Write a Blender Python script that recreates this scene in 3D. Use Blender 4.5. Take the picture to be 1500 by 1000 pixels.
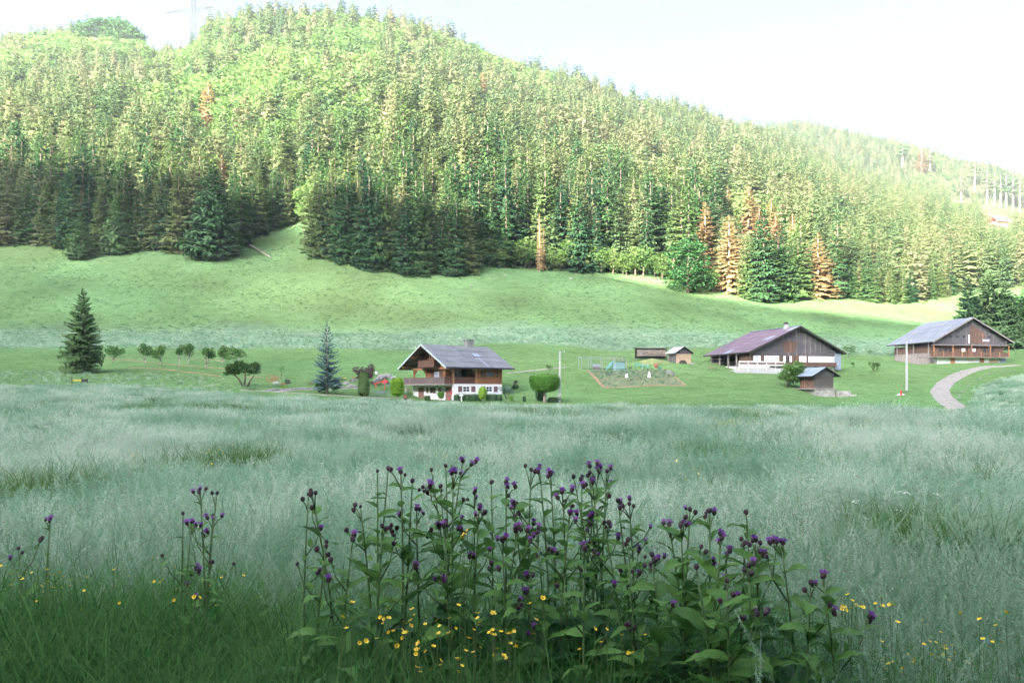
import bpy, math, random
import numpy as np
from mathutils import Vector, Matrix

for _o in list(bpy.data.objects):
    bpy.data.objects.remove(_o)
scene = bpy.context.scene
COL = scene.collection
random.seed(7)
rng = np.random.default_rng(11)
R = math.radians
PI = math.pi

# ------------------------------------------------------------------ camera
F = 1200.0            # focal length in pixels of the 1500 px wide photograph
EYE = 1.6
HZ = 572.0            # pixel row of the horizon
cam_data = bpy.data.cameras.new('camera')
cam = bpy.data.objects.new('camera', cam_data)
COL.objects.link(cam)
scene.camera = cam
cam.location = (0, 0, EYE)
cam.rotation_euler = (PI / 2, 0, 0)
cam_data.sensor_width = 36.0
cam_data.sensor_fit = 'HORIZONTAL'
cam_data.lens = 36.0 * F / 1500.0
cam_data.shift_y = (HZ - 500.0) / 1500.0
cam_data.clip_start = 0.05
cam_data.clip_end = 6000

# ------------------------------------------------------------------ sky, sun, exposure
SUN_EL, SUN_AZ = 20.0, 35.0       # sun behind the camera, SUN_AZ degrees to its left
world = bpy.data.worlds.new('World')
scene.world = world
world.use_nodes = True
wn = world.node_tree.nodes
sky = wn.new('ShaderNodeTexSky')
sky.sky_type = 'NISHITA'
sky.sun_disc = False
sky.sun_elevation = R(SUN_EL)
sky.sun_rotation = R(180 + SUN_AZ)
sky.air_density = 0.24
sky.dust_density = 8.0
sky.ozone_density = 2.6
world.node_tree.links.new(sky.outputs[0], wn['Background'].inputs[0])
wn['Background'].inputs[1].default_value = 0.13
sun_data = bpy.data.lights.new('sun', 'SUN')
sun_data.energy = 5.0
sun_data.angle = R(0.5)
sun_data.color = (1.0, 0.93, 0.79)
sun = bpy.data.objects.new('sun', sun_data)
COL.objects.link(sun)
SUN_H = (-math.sin(R(SUN_AZ)), -math.cos(R(SUN_AZ)))          # horizontal direction towards the sun
_tr = Vector((-SUN_H[0] * math.cos(R(SUN_EL)), -SUN_H[1] * math.cos(R(SUN_EL)), -math.sin(R(SUN_EL))))
sun.rotation_euler = _tr.to_track_quat('-Z', 'Y').to_euler()
sun.location = (-200, -300, 400)
scene.view_settings.view_transform = 'Standard'
scene.view_settings.look = 'None'
scene.view_settings.exposure = 3.5
scene.view_settings.gamma = 1.0
scene.view_settings.use_curve_mapping = False
scene.render.engine = 'CYCLES'
cy = scene.cycles
cy.max_bounces = 6
cy.diffuse_bounces = 3
cy.glossy_bounces = 2
cy.transmission_bounces = 4
cy.transparent_max_bounces = 8
cy.volume_bounces = 1
cy.use_adaptive_sampling = True
cy.adaptive_threshold = 0.02
cy.use_denoising = True
cy.sample_clamp_indirect = 6.0

# ------------------------------------------------------------------ helpers
_ON = 'first second third fourth fifth sixth seventh eighth ninth tenth eleventh twelfth thirteenth fourteenth fifteenth sixteenth seventeenth eighteenth nineteenth'.split()
_TN = {2: ('twentieth', 'twenty'), 3: ('thirtieth', 'thirty'), 4: ('fortieth', 'forty'), 5: ('fiftieth', 'fifty'), 6: ('sixtieth', 'sixty')}
def ordinal(k):
    """0 -> first"""
    k += 1
    if k < 20: return _ON[k - 1]
    return _TN[k // 10][0] if k % 10 == 0 else _TN[k // 10][1] + '-' + _ON[k % 10 - 1]

def tag(o, label=None, cat=None, group=None, kind=None):
    if label: o['label'] = label
    if cat: o['category'] = cat
    if group: o['group'] = group
    if kind: o['kind'] = kind
    return o

def link(name, me, parent=None, loc=None):
    o = bpy.data.objects.new(name, me)
    COL.objects.link(o)
    if parent is not None: o.parent = parent
    if loc is not None: o.location = loc
    return o

def thing(name, label, cat, loc=(0, 0, 0), rz=0.0, group=None):
    o = bpy.data.objects.new(name, None)
    o.empty_display_size = 0.5
    COL.objects.link(o)
    o.location = loc
    o.rotation_euler = (0, 0, rz)
    return tag(o, label, cat, group)

class MB:
    """collects shapes for one mesh"""
    def __init__(s): s.v = []; s.f = []; s.m = []; s.mi = 0
    def add(s, vs, fs):
        b = len(s.v); s.v += [tuple(x) for x in vs]
        for f in fs: s.f.append(tuple(b + i for i in f)); s.m.append(s.mi)
        return s
    def box(s, x0, x1, y0, y1, z0, z1):
        return s.add([(x0,y0,z0),(x1,y0,z0),(x1,y1,z0),(x0,y1,z0),(x0,y0,z1),(x1,y0,z1),(x1,y1,z1),(x0,y1,z1)],
                     [(0,3,2,1),(4,5,6,7),(0,1,5,4),(1,2,6,5),(2,3,7,6),(3,0,4,7)])
    def prism(s, poly, d):
        """poly: list of 3d points (planar), d: extrusion vector"""
        n = len(poly)
        vs = list(poly) + [tuple(np.array(p) + np.array(d)) for p in poly]
        fs = [tuple(range(n - 1, -1, -1)), tuple(range(n, 2 * n))]
        fs += [(i, (i + 1) % n, n + (i + 1) % n, n + i) for i in range(n)]
        return s.add(vs, fs)
    def tube(s, pts, rads, n=6, cap=True):
        pts = [np.array(p, float) for p in pts]
        rings = []
        for i, p in enumerate(pts):
            d = pts[min(i + 1, len(pts) - 1)] - pts[max(i - 1, 0)]
            d = d / (np.linalg.norm(d) + 1e-9)
            a = np.cross(d, (0.0, 0.0, 1.0)) if abs(d[2]) < 0.95 else np.cross(d, (1.0, 0.0, 0.0))
            a /= np.linalg.norm(a) + 1e-9
            b = np.cross(d, a)
            r = rads[i] if hasattr(rads, '__len__') else rads
            rings.append([p + r * (math.cos(2 * PI * k / n) * a + math.sin(2 * PI * k / n) * b) for k in range(n)])
        vs = [q for r in rings for q in r]
        fs = [(i * n + k, i * n + (k + 1) % n, (i + 1) * n + (k + 1) % n, (i + 1) * n + k) for i in range(len(pts) - 1) for k in range(n)]
        if cap:
            fs.append(tuple(range(n - 1, -1, -1))); fs.append(tuple((len(pts) - 1) * n + k for k in range(n)))
        return s.add(vs, fs)
    def lathe(s, prof, n=10, c=(0, 0, 0)):
        """prof: (radius, z) from bottom to top"""
        vs = []; fs = []
        for r, z in prof:
            for k in range(n):
                vs.append((c[0] + r * math.cos(2 * PI * k / n), c[1] + r * math.sin(2 * PI * k / n), c[2] + z))
        for i in range(len(prof) - 1):
            for k in range(n): fs.append((i*n+k, i*n+(k+1)%n, (i+1)*n+(k+1)%n, (i+1)*n+k))
        fs.append(tuple(range(n - 1, -1, -1))); fs.append(tuple((len(prof) - 1) * n + k for k in range(n)))
        return s.add(vs, fs)
    def mesh(s, name, mats, smooth=False):
        me = bpy.data.meshes.new(name)
        me.from_pydata(s.v, [], s.f)
        for m in (mats if isinstance(mats, (list, tuple)) else [mats]): me.materials.append(m)
        if any(s.m): me.polygons.foreach_set('material_index', s.m)
        if smooth: me.polygons.foreach_set('use_smooth', [True] * len(me.polygons))
        me.update()
        return me
    def build(s, name, mats, parent=None, loc=None, smooth=False):
        return link(name, s.mesh(name, mats, smooth), parent, loc)

def quads_mesh(name, V, mats, mi=None, tri=False):
    """V: (n,4,3) or (n,3,3) array of loose faces"""
    n, k = V.shape[0], V.shape[1]
    me = bpy.data.meshes.new(name)
    me.vertices.add(n * k); me.loops.add(n * k); me.polygons.add(n)
    me.vertices.foreach_set('co', np.ascontiguousarray(V, dtype=np.float32).ravel())
    me.loops.foreach_set('vertex_index', np.arange(n * k, dtype=np.int32))
    me.polygons.foreach_set('loop_start', np.arange(0, n * k, k, dtype=np.int32))
    for m in (mats if isinstance(mats, (list, tuple)) else [mats]): me.materials.append(m)
    if mi is not None: me.polygons.foreach_set('material_index', np.asarray(mi, dtype=np.int32))
    me.update(calc_edges=True)
    return me

def copy_tree(o, parent=None, loc=None, rz=None, sc=None, label=None, group=None):
    c = o.copy(); COL.objects.link(c); c.parent = parent
    if loc is not None: c.location = loc
    if rz is not None: c.rotation_euler = (0, 0, rz)
    if sc is not None: c.scale = sc
    if label: c['label'] = label
    if group: c['group'] = group
    for ch in KIDS.get(o.name, []):
        copy_tree(ch, c)
    return c

KIDS = {}
def remember(root):
    """note a finished thing's children so that copies need no scene walk"""
    for ch in root.children: KIDS.setdefault(root.name, []).append(ch); remember(ch)
    return root

# ------------------------------------------------------------------ materials
def mat(name): 
    m = bpy.data.materials.new(name); m.use_nodes = True
    m.node_tree.nodes.clear()
    return m, m.node_tree.nodes, m.node_tree.links

def ramp(n, l, fac, stops):
    r = n.new('ShaderNodeValToRGB')
    el = r.color_ramp.elements
    while len(el) > 1: el.remove(el[-1])
    el[0].position = stops[0][0]; el[0].color = (*stops[0][1], 1)
    for p, c in stops[1:]:
        e = el.new(p); e.color = (*c, 1)
    l.new(fac, r.inputs[0])
    return r

def noise(n, l, scale, detail=4, rough=.55, vec=None, dims='3D'):
    t = n.new('ShaderNodeTexNoise'); t.inputs['Scale'].default_value = scale
    t.inputs['Detail'].default_value = detail; t.inputs['Roughness'].default_value = rough
    if vec is not None: l.new(vec, t.inputs['Vector'])
    return t

def mapped(n, l, scale=(1, 1, 1), src='Object'):
    tc = n.new('ShaderNodeTexCoord'); mp = n.new('ShaderNodeMapping')
    mp.inputs['Scale'].default_value = scale
    l.new(tc.outputs[src], mp.inputs['Vector'])
    return mp.outputs[0]

def mix(n, l, fac, a, b, mode='MIX'):
    m = n.new('ShaderNodeMix'); m.data_type = 'RGBA'; m.blend_type = mode
    for sock, x in ((m.inputs[0], fac), (m.inputs[6], a), (m.inputs[7], b)):
        if hasattr(x, 'links'): l.new(x, sock)
        elif isinstance(x, (tuple, list)): sock.default_value = (*x, 1)
        else: sock.default_value = x
    return m.outputs[2]

def simple(name, c1, c2=None, scale=6.0, rough=.7, stretch=(1, 1, 1), bump=0.0, metal=0.0, var=0.0, spec=.4, contrast=(.3, .7)):
    """principled with two tones mixed by noise, optional per-object variation and bump"""
    m, n, l = mat(name)
    out = n.new('ShaderNodeOutputMaterial'); p = n.new('ShaderNodeBsdfPrincipled')
    p.inputs['Roughness'].default_value = rough; p.inputs['Metallic'].default_value = metal
    p.inputs['Specular IOR Level'].default_value = spec
    l.new(p.outputs[0], out.inputs[0])
    c2 = c2 or tuple(x * .75 for x in c1)
    nz = noise(n, l, scale, 5, .6, mapped(n, l, stretch))
    r = ramp(n, l, nz.outputs[0], [(contrast[0], c1), (contrast[1], c2)])
    col = r.outputs[0]
    if var:
        oi = n.new('ShaderNodeObjectInfo')
        mr = n.new('ShaderNodeMapRange'); l.new(oi.outputs['Random'], mr.inputs[0])
        mr.inputs[3].default_value = 1 - var; mr.inputs[4].default_value = 1 + var
        hsv = n.new('ShaderNodeHueSaturation'); l.new(col, hsv.inputs['Color']); l.new(mr.outputs[0], hsv.inputs['Value'])
        col = hsv.outputs[0]
    l.new(col, p.inputs['Base Color'])
    if bump:
        b = n.new('ShaderNodeBump'); b.inputs['Strength'].default_value = bump; b.inputs['Distance'].default_value = .05
        l.new(nz.outputs[0], b.inputs['Height']); l.new(b.outputs[0], p.inputs['Normal'])
    return m

def leafy(name, stops, trans=.3, nscale=.6, namt=.35, rough=.6, gloss=.0, rnd=1.0, patch=0.0, pscale=.1):
    """foliage: colour by object random + world noise, diffuse plus translucent"""
    m, n, l = mat(name)
    out = n.new('ShaderNodeOutputMaterial')
    oi = n.new('ShaderNodeObjectInfo')
    geo = n.new('ShaderNodeNewGeometry')
    nz = noise(n, l, nscale, 3, .6, geo.outputs['Position'])
    ad = n.new('ShaderNodeMath'); ad.operation = 'MULTIPLY_ADD'
    l.new(nz.outputs[0], ad.inputs[0]); ad.inputs[1].default_value = namt * 2; ad.inputs[2].default_value = -namt
    sm = n.new('ShaderNodeMath'); sm.operation = 'ADD'; sm.use_clamp = True
    rw = n.new('ShaderNodeMath'); rw.operation = 'MULTIPLY_ADD'; l.new(oi.outputs['Random'], rw.inputs[0]); rw.inputs[1].default_value = rnd; rw.inputs[2].default_value = .5 - .5 * rnd
    l.new(ad.outputs[0], sm.inputs[1]); l.new(rw.outputs[0], sm.inputs[0])
    if patch:
        sm.use_clamp = False
        pn = noise(n, l, pscale, 4, .6, geo.outputs['Position'])
        pa = n.new('ShaderNodeMath'); pa.operation = 'MULTIPLY_ADD'; l.new(pn.outputs[0], pa.inputs[0]); pa.inputs[1].default_value = patch * 2; pa.inputs[2].default_value = -patch
        s2 = n.new('ShaderNodeMath'); s2.operation = 'ADD'; s2.use_clamp = True; l.new(sm.outputs[0], s2.inputs[0]); l.new(pa.outputs[0], s2.inputs[1]); sm = s2
    r = ramp(n, l, sm.outputs[0], stops)
    d = n.new('ShaderNodeBsdfDiffuse'); l.new(r.outputs[0], d.inputs[0])
    t = n.new('ShaderNodeBsdfTranslucent')
    hs = n.new('ShaderNodeHueSaturation'); hs.inputs['Value'].default_value = 1.25; hs.inputs['Saturation'].default_value = 1.1
    l.new(r.outputs[0], hs.inputs['Color']); l.new(hs.outputs[0], t.inputs[0])
    mx = n.new('ShaderNodeMixShader'); mx.inputs[0].default_value = trans
    l.new(d.outputs[0], mx.inputs[1]); l.new(t.outputs[0], mx.inputs[2])
    res = mx.outputs[0]
    if gloss:
        g = n.new('ShaderNodeBsdfGlossy'); g.inputs['Roughness'].default_value = rough
        g.inputs[0].default_value = (1, 1, 1, 1)
        fr = n.new('ShaderNodeFresnel'); fr.inputs[0].default_value = 1.4
        mu = n.new('ShaderNodeMath'); mu.operation = 'MULTIPLY'; mu.inputs[1].default_value = gloss
        l.new(fr.outputs[0], mu.inputs[0])
        m2 = n.new('ShaderNodeMixShader'); l.new(mu.outputs[0], m2.inputs[0])
        l.new(res, m2.inputs[1]); l.new(g.outputs[0], m2.inputs[2]); res = m2.outputs[0]
    l.new(res, out.inputs[0])
    return m

def planks(name, light, dark, board=.18, axis='z', rough=.8, stain=None):
    """weathered boards: board-to-board tone, grain and grooves; axis = direction the boards run"""
    m, n, l = mat(name)
    out = n.new('ShaderNodeOutputMaterial'); p = n.new('ShaderNodeBsdfPrincipled')
    p.inputs['Roughness'].default_value = rough; p.inputs['Specular IOR Level'].default_value = .25
    l.new(p.outputs[0], out.inputs[0])
    tc = n.new('ShaderNodeTexCoord'); sp = n.new('ShaderNodeSeparateXYZ'); l.new(tc.outputs['Object'], sp.inputs[0])
    if axis == 'z':
        a = n.new('ShaderNodeMath'); a.operation = 'ADD'; l.new(sp.outputs[0], a.inputs[0]); l.new(sp.outputs[1], a.inputs[1]); src = a.outputs[0]
    else: src = sp.outputs[2]
    dv = n.new('ShaderNodeMath'); dv.operation = 'DIVIDE'; l.new(src, dv.inputs[0]); dv.inputs[1].default_value = board
    fl = n.new('ShaderNodeMath'); fl.operation = 'FLOOR'; l.new(dv.outputs[0], fl.inputs[0])
    wn_ = n.new('ShaderNodeTexWhiteNoise'); wn_.noise_dimensions = '1D'; l.new(fl.outputs[0], wn_.inputs['W'])
    st = (9, 9, .7) if axis == 'z' else (.7, .7, 9)
    gr = noise(n, l, 1.6, 6, .65, mapped(n, l, st))
    big = noise(n, l, .35, 3, .5, mapped(n, l, (1, 1, 1)))
    s1 = n.new('ShaderNodeMath'); s1.operation = 'MULTIPLY_ADD'; l.new(wn_.outputs[0], s1.inputs[0]); s1.inputs[1].default_value = .35; l.new(gr.outputs[0], s1.inputs[2])
    s2 = n.new('ShaderNodeMath'); s2.operation = 'MULTIPLY_ADD'; l.new(big.outputs[0], s2.inputs[0]); s2.inputs[1].default_value = .9; l.new(s1.outputs[0], s2.inputs[2])
    r = ramp(n, l, s2.outputs[0], [(.62, dark), (1.0, light)] if stain is None else [(.6, dark), (.95, light), (1.0, stain)])
    mr = n.new('ShaderNodeMapRange'); l.new(s2.outputs[0], mr.inputs[0]); mr.inputs[1].default_value = .65; mr.inputs[2].default_value = 1.55
    l.new(mr.outputs[0], r.inputs[0])
    col = r.outputs[0]
    fr = n.new('ShaderNodeMath'); fr.operation = 'FRACT'; l.new(dv.outputs[0], fr.inputs[0])
    gv = n.new('ShaderNodeMath'); gv.operation = 'COMPARE'; l.new(fr.outputs[0], gv.inputs[0]); gv.inputs[1].default_value = .5; gv.inputs[2].default_value = .44
    b = n.new('ShaderNodeBump'); b.inputs['Strength'].default_value = .6; b.inputs['Distance'].default_value = .02
    l.new(gv.outputs[0], b.inputs['Height']); l.new(b.outputs[0], p.inputs['Normal'])
    l.new(col, p.inputs['Base Color'])
    return m

M = {}
M['white_render'] = simple('white_render', (.74, .75, .73), (.62, .62, .58), 1.2, .85, bump=.15)
M['chalet_wood'] = planks('chalet_wood', (.36, .16, .065), (.20, .085, .035), .16, 'h')
M['chalet_beam'] = simple('chalet_beam', (.40, .19, .08), (.24, .11, .05), 5, .7, (1, 1, .3))
M['chalet_dark'] = planks('chalet_dark', (.12, .065, .04), (.05, .03, .022), .16, 'z')
M['rail_grey'] = planks('rail_grey', (.20, .16, .14), (.11, .085, .08), .14, 'z')
M['rail_brown'] = planks('rail_brown', (.20, .10, .065), (.11, .055, .04), .14, 'z')
M['shutter'] = simple('shutter', (.15, .085, .08), (.10, .055, .055), 8, .6)
M['door_wood'] = simple('door_wood', (.22, .11, .085), (.15, .075, .06), 5, .6, (6, 6, .6))
M['white_paint'] = simple('white_paint', (.80, .80, .78), (.70, .70, .68), 4, .5)
M['slate'] = simple('slate', (.15, .16, .165), (.085, .09, .095), .55, .65, (1, 1, 1), .2, contrast=(.35, .75))
M['metal_rust'] = simple('metal_rust', (.12, .085, .11), (.15, .105, .125), .8, .6, (1, 1, 1), .05, .1, .14)
M['metal_grey'] = simple('metal_grey', (.20, .22, .24), (.155, .17, .19), .7, .55, (1, 1, 1), .04, .2, .05)
M['metal_blue'] = simple('metal_blue', (.25, .30, .36), (.19, .23, .28), 1.0, .5, metal=.2)
M['metal_pale'] = simple('metal_pale', (.48, .53, .52), (.36, .41, .42), 1.0, .5, metal=.1)
M['old_wood'] = planks('old_wood', (.25, .21, .19), (.075, .070, .076), .28, 'z')
M['old_wood_brown'] = planks('old_wood_brown', (.24, .125, .075), (.10, .06, .045), .25, 'z')
M['log_wood'] = planks('log_wood', (.20, .165, .15), (.075, .065, .062), .25, 'h')
M['dark_wood'] = simple('dark_wood', (.05, .04, .035), (.025, .022, .02), 3, .9)
M['grey_wood'] = simple('grey_wood', (.26, .23, .21), (.15, .13, .12), 3, .85, (1, 1, 1))
M['pale_wood'] = simple('pale_wood', (.42, .31, .21), (.28, .19, .12), 3, .8)
M['stone'] = simple('stone', (.22, .215, .205), (.12, .12, .115), 2.2, .9, bump=.6, var=.25)
M['stone_pale'] = simple('stone_pale', (.36, .35, .32), (.20, .195, .18), 1.8, .9, bump=.6, var=.2)
M['concrete'] = simple('concrete', (.38, .38, .37), (.29, .29, .28), 3, .9, bump=.1)
M['gravel'] = simple('gravel', (.27, .25, .215), (.155, .145, .125), 1.1, .95, bump=.5)
M['soil'] = simple('soil', (.12, .085, .055), (.07, .05, .03), 2, .95, bump=.5)
M['dry_earth'] = simple('dry_earth', (.28, .19, .11), (.17, .11, .06), 1.0, .95, bump=.4)
M['bark'] = simple('bark', (.13, .10, .075), (.065, .05, .038), 5, .95, (1, 1, .25), .6)
M['bark_pale'] = simple('bark_pale', (.40, .34, .29), (.24, .20, .17), 3, .9, (1, 1, .3), .4)
M['red_paint'] = simple('red_paint', (.50, .03, .05), (.40, .025, .04), 4, .5)
M['turquoise'] = simple('turquoise', (.16, .42, .45), (.12, .33, .36), 3, .5)
M['green_plastic'] = simple('green_plastic', (.06, .25, .20), (.05, .20, .16), 3, .5)
M['yellow_paint'] = simple('yellow_paint', (.62, .47, .04), (.50, .38, .03), 4, .5)
M['black'] = simple('black', (.03, .03, .035), (.02, .02, .022), 4, .6)
M['orange_wood'] = simple('orange_wood', (.36, .16, .07), (.26, .11, .05), 5, .7)
M['terracotta'] = simple('terracotta', (.26, .11, .07), (.19, .08, .05), 4, .8)
M['pylon_steel'] = simple('pylon_steel', (.030, .032, .042), (.022, .024, .032), 3, .8, metal=0.0)
M['galv'] = simple('galv', (.34, .36, .38), (.26, .28, .30), 3, .5, metal=.6)
M['green_panel'] = simple('green_panel', (.16, .30, .27), (.12, .24, .22), 2, .6)
m_, n_, l_ = mat('glass_dark')
_o = n_.new('ShaderNodeOutputMaterial'); _p = n_.new('ShaderNodeBsdfPrincipled')
_p.inputs['Base Color'].default_value = (.03, .04, .045, 1); _p.inputs['Roughness'].default_value = .08
l_.new(_p.outputs[0], _o.inputs[0]); M['glass'] = m_
M['curtain'] = simple('curtain', (.38, .41, .47), (.26, .29, .34), 3, .8, (3, 3, .4))

M['spruce'] = leafy('spruce', [(0, (.034, .080, .040)), (.45, (.048, .100, .036)), (.8, (.095, .14, .048)), (1, (.135, .15, .068))], .36, nscale=.18, namt=.12)
M['spruce_far'] = leafy('spruce_far', [(0, (.060, .105, .050)), (.35, (.105, .152, .066)), (.7, (.150, .182, .082)), (1, (.190, .188, .105))], .4, nscale=.14, namt=.12)
M['spruce_blue'] = leafy('spruce_blue', [(0, (.055, .105, .10)), (1, (.12, .19, .19))], .1, nscale=2.5, namt=.9)
M['spruce_lone'] = leafy('spruce_lone', [(0, (.04, .09, .04)), (1, (.09, .155, .06))], .12, nscale=2.0, namt=.8)
M['dead_needles'] = leafy('dead_needles', [(0, (.22, .15, .072)), (1, (.33, .235, .112))], .25, nscale=.5, namt=.3)
M['broad'] = leafy('broad', [(0, (.065, .13, .042)), (.5, (.108, .18, .055)), (1, (.155, .222, .075))], .38, nscale=.15, namt=.15)
M['broad_dark'] = leafy('broad_dark', [(0, (.03, .085, .03)), (1, (.06, .14, .045))], .28, nscale=.4, namt=.6)
M['orchard'] = leafy('orchard', [(0, (.065, .15, .045)), (1, (.12, .22, .065))], .3, nscale=2, namt=.6)
M['orchard_dark'] = leafy('orchard_dark', [(0, (.04, .085, .028)), (1, (.09, .16, .045))], .25, nscale=2.5, namt=.8)
M['topiary'] = leafy('topiary', [(0, (.06, .16, .03)), (1, (.12, .25, .045))], .2, nscale=4, namt=.8)
M['topiary_lime'] = leafy('topiary_lime', [(0, (.13, .26, .03)), (1, (.24, .38, .06))], .3, nscale=4, namt=.8)
M['yew'] = leafy('yew', [(0, (.05, .10, .035)), (1, (.11, .15, .055))], .1, nscale=5, namt=.8)
M['grey_leaf'] = leafy('grey_leaf', [(0, (.12, .19, .14)), (1, (.24, .32, .25))], .25, nscale=4, namt=.8)
M['purple_leaf'] = leafy('purple_leaf', [(0, (.035, .018, .035)), (1, (.10, .05, .075))], .2, nscale=3, namt=.8)
M['hedge_leaf'] = leafy('hedge_leaf', [(0, (.035, .08, .04)), (1, (.08, .14, .07))], .15, nscale=4, namt=.8)
# ------------------------------------------------------------------ terrain
def zv(v, d): return EYE + (HZ - v) / F * d
CP = []
for d, z in ((1.5, 0), (6, 0), (15, -.05), (35, -.1)):
    CP += [(u, d, z) for u in (-500, 0, 750, 1500, 2000)]
CP += [(-300, 60, .9), (0, 60, .55), (400, 60, .05), (750, 60, -.25), (1200, 60, -.5), (1800, 60, -.8)]
CP += [(-300, 90, 2.2), (0, 90, 1.5), (200, 90, 1.3), (400, 90, .35), (600, 90, -.25), (900, 92, -.55), (1200, 92, -.75), (1500, 92, -1.2), (1800, 92, -1.5)]
CP += [(-300, 122, 5), (0, 122, 4.2), (150, 124, 4.2), (330, 120, 2.7), (400, 112, 1.4), (480, 117, 1.3), (600, 119, .3), (605, 127, .15), (630, 124, .1), (590, 119, .2), (664, 121, .1), (740, 122, .3), (800, 118, -.1), (900, 118, .1), (1000, 115, .1), (1150, 132, 2.2), (1160, 152, 4.55), (1150, 158, 4.8), (1210, 158, 4.9), (1215, 127, .4), (1225, 121, .1), (1330, 130, 1.6), (1365, 120, .8), (1400, 105, -.6), (1385, 140, 2.6), (1440, 180, 7.2), (1490, 130, 3.2), (1470, 108, .6), (1800, 130, 4)]
for u, v, d in ((165, 530, 150), (230, 533, 145), (300, 540, 140), (345, 545, 135), (420, 550, 140), (530, 552, 138), (590, 546, 142), (680, 530, 158), (790, 545, 150), (860, 541, 152), (886, 568, 135), (1005, 566, 135), (975, 538, 155), (1050, 539, 162), (1100, 545, 157), (1235, 543, 163), (1290, 540, 160), (1300, 526, 195), (1370, 532, 187), (1480, 530, 192),
                (0, 510, 185), (300, 511, 186), (600, 512, 188), (900, 514, 190), (1200, 516, 195), (1500, 509, 215)):
    CP.append((u, d, zv(v, d)))
CP += [(-300, 188, 12.5), (1800, 200, 13)]
CP += [(u, 210, 17.3) for u in (-300, 100, 500, 900)] + [(1200, 215, 15), (1500, 235, 17)]
CP += [(u, 235, 26.5) for u in (-300, 100, 400, 600, 800)] + [(1000, 232, 23.5), (1150, 232, 20), (1300, 240, 21), (1500, 265, 23)]
EU = np.array([-300, 0, 60, 100, 170, 230, 310, 345, 365, 400, 440, 455, 462, 500, 540, 600, 680, 700, 800, 900, 950, 990, 1010, 1040, 1060, 1110, 1150, 1220, 1260, 1290, 1330, 1400, 1440, 1500, 1800], float)
EV = np.array([352, 360, 362, 366, 370, 368, 375, 372, 350, 337, 335, 338, 380, 386, 400, 407, 405, 396, 398, 404, 406, 415, 430, 432, 420, 445, 440, 438, 438, 446, 445, 432, 428, 425, 420], float)
ED = np.array([308, 302, 300, 296, 290, 290, 283, 288, 315, 330, 333, 330, 274, 270, 264, 258, 262, 275, 280, 284, 285, 280, 266, 266, 275, 262, 270, 278, 280, 274, 280, 315, 330, 335, 340], float)
for i in (0, 1, 4, 6, 9, 12, 15, 18, 20, 22, 25, 27, 29, 31, 33, 34):
    CP.append((EU[i], ED[i], zv(EV[i], ED[i])))
RU = np.array([-300, 0, 70, 130, 200, 250, 310, 400, 500, 600, 700, 800, 900, 1000, 1100, 1200, 1300, 1400, 1500, 1800], float)
RV = np.array([104, 97, 85, 68, 86, 112, 72, 55, 62, 76, 111, 142, 172, 202, 225, 254, 280, 306, 328, 364], float)
RD = np.array([850, 850, 850, 840, 840, 850, 830, 820, 820, 830, 860, 900, 950, 1000, 1050, 1100, 1150, 1200, 1250, 1300], float)
for u in range(-300, 1801, 175):
    d0, d1 = np.interp(u, EU, ED), np.interp(u, RU, RD)
    z0, z1 = zv(np.interp(u, EU, EV), d0), zv(np.interp(u, RU, RV), d1)
    for t in (.25, .5, .75): CP.append((u, d0 + (d1 - d0) * t, z0 + (z1 - z0) * t * (1.04 - .04 * t)))
for u, v, d in zip(RU, RV, RD):
    CP.append((u, d, zv(v, d)))
    if u < 1050 or u > 1700: CP += [(u, d * 1.2, zv(v, d) - 70), (u, d * 1.6, zv(v, d) - 200)]
for u, v in ((1000, 258), (1110, 220), (1160, 214), (1250, 230), (1350, 248), (1450, 270), (1550, 298), (1800, 340)):
    CP += [(u, 1750, zv(v, 1750)), (u, 1450, zv(v, 1750) - 75), (u, 2050, zv(v, 1750) - 110)]
for u in (1110, 1250, 1400): CP.append((u, np.interp(u, RU, RD) + 110, zv(np.interp(u, RU, RV), np.interp(u, RU, RD)) - 8))
CP = np.array(CP, float)
_A = np.stack([(CP[:, 0] - 750) / F * 2.2, np.log(CP[:, 1])], 1)
def _U(r2): return np.where(r2 > 1e-12, .5 * r2 * np.log(np.maximum(r2, 1e-12)), 0)
_n = len(_A)
_K = _U(((_A[:, None] - _A[None]) ** 2).sum(2)) + np.eye(_n) * 2e-4
_P = np.concatenate([np.ones((_n, 1)), _A], 1)
_S = np.linalg.solve(np.block([[_K, _P], [_P.T, np.zeros((3, 3))]]), np.concatenate([CP[:, 2] / CP[:, 1], np.zeros(3)]))
def smooth(x, a, b):
    t = np.clip((x - a) / (b - a), 0, 1); return t * t * (3 - 2 * t)
def fbm(x, y, seed=0, base=1.0, octs=4):
    o = np.zeros_like(x, dtype=float); a = 1.0; r = np.random.default_rng(seed)
    for k in range(octs):
        for j in range(3):
            th, ph = r.uniform(0, 2 * PI), r.uniform(0, 2 * PI)
            f = base * (1.9 ** k) * r.uniform(.8, 1.25)
            o += a * np.sin(f * (x * math.cos(th) + y * math.sin(th)) + ph) / 3
        a *= .55
    return o
CREST = 450.0
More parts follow.
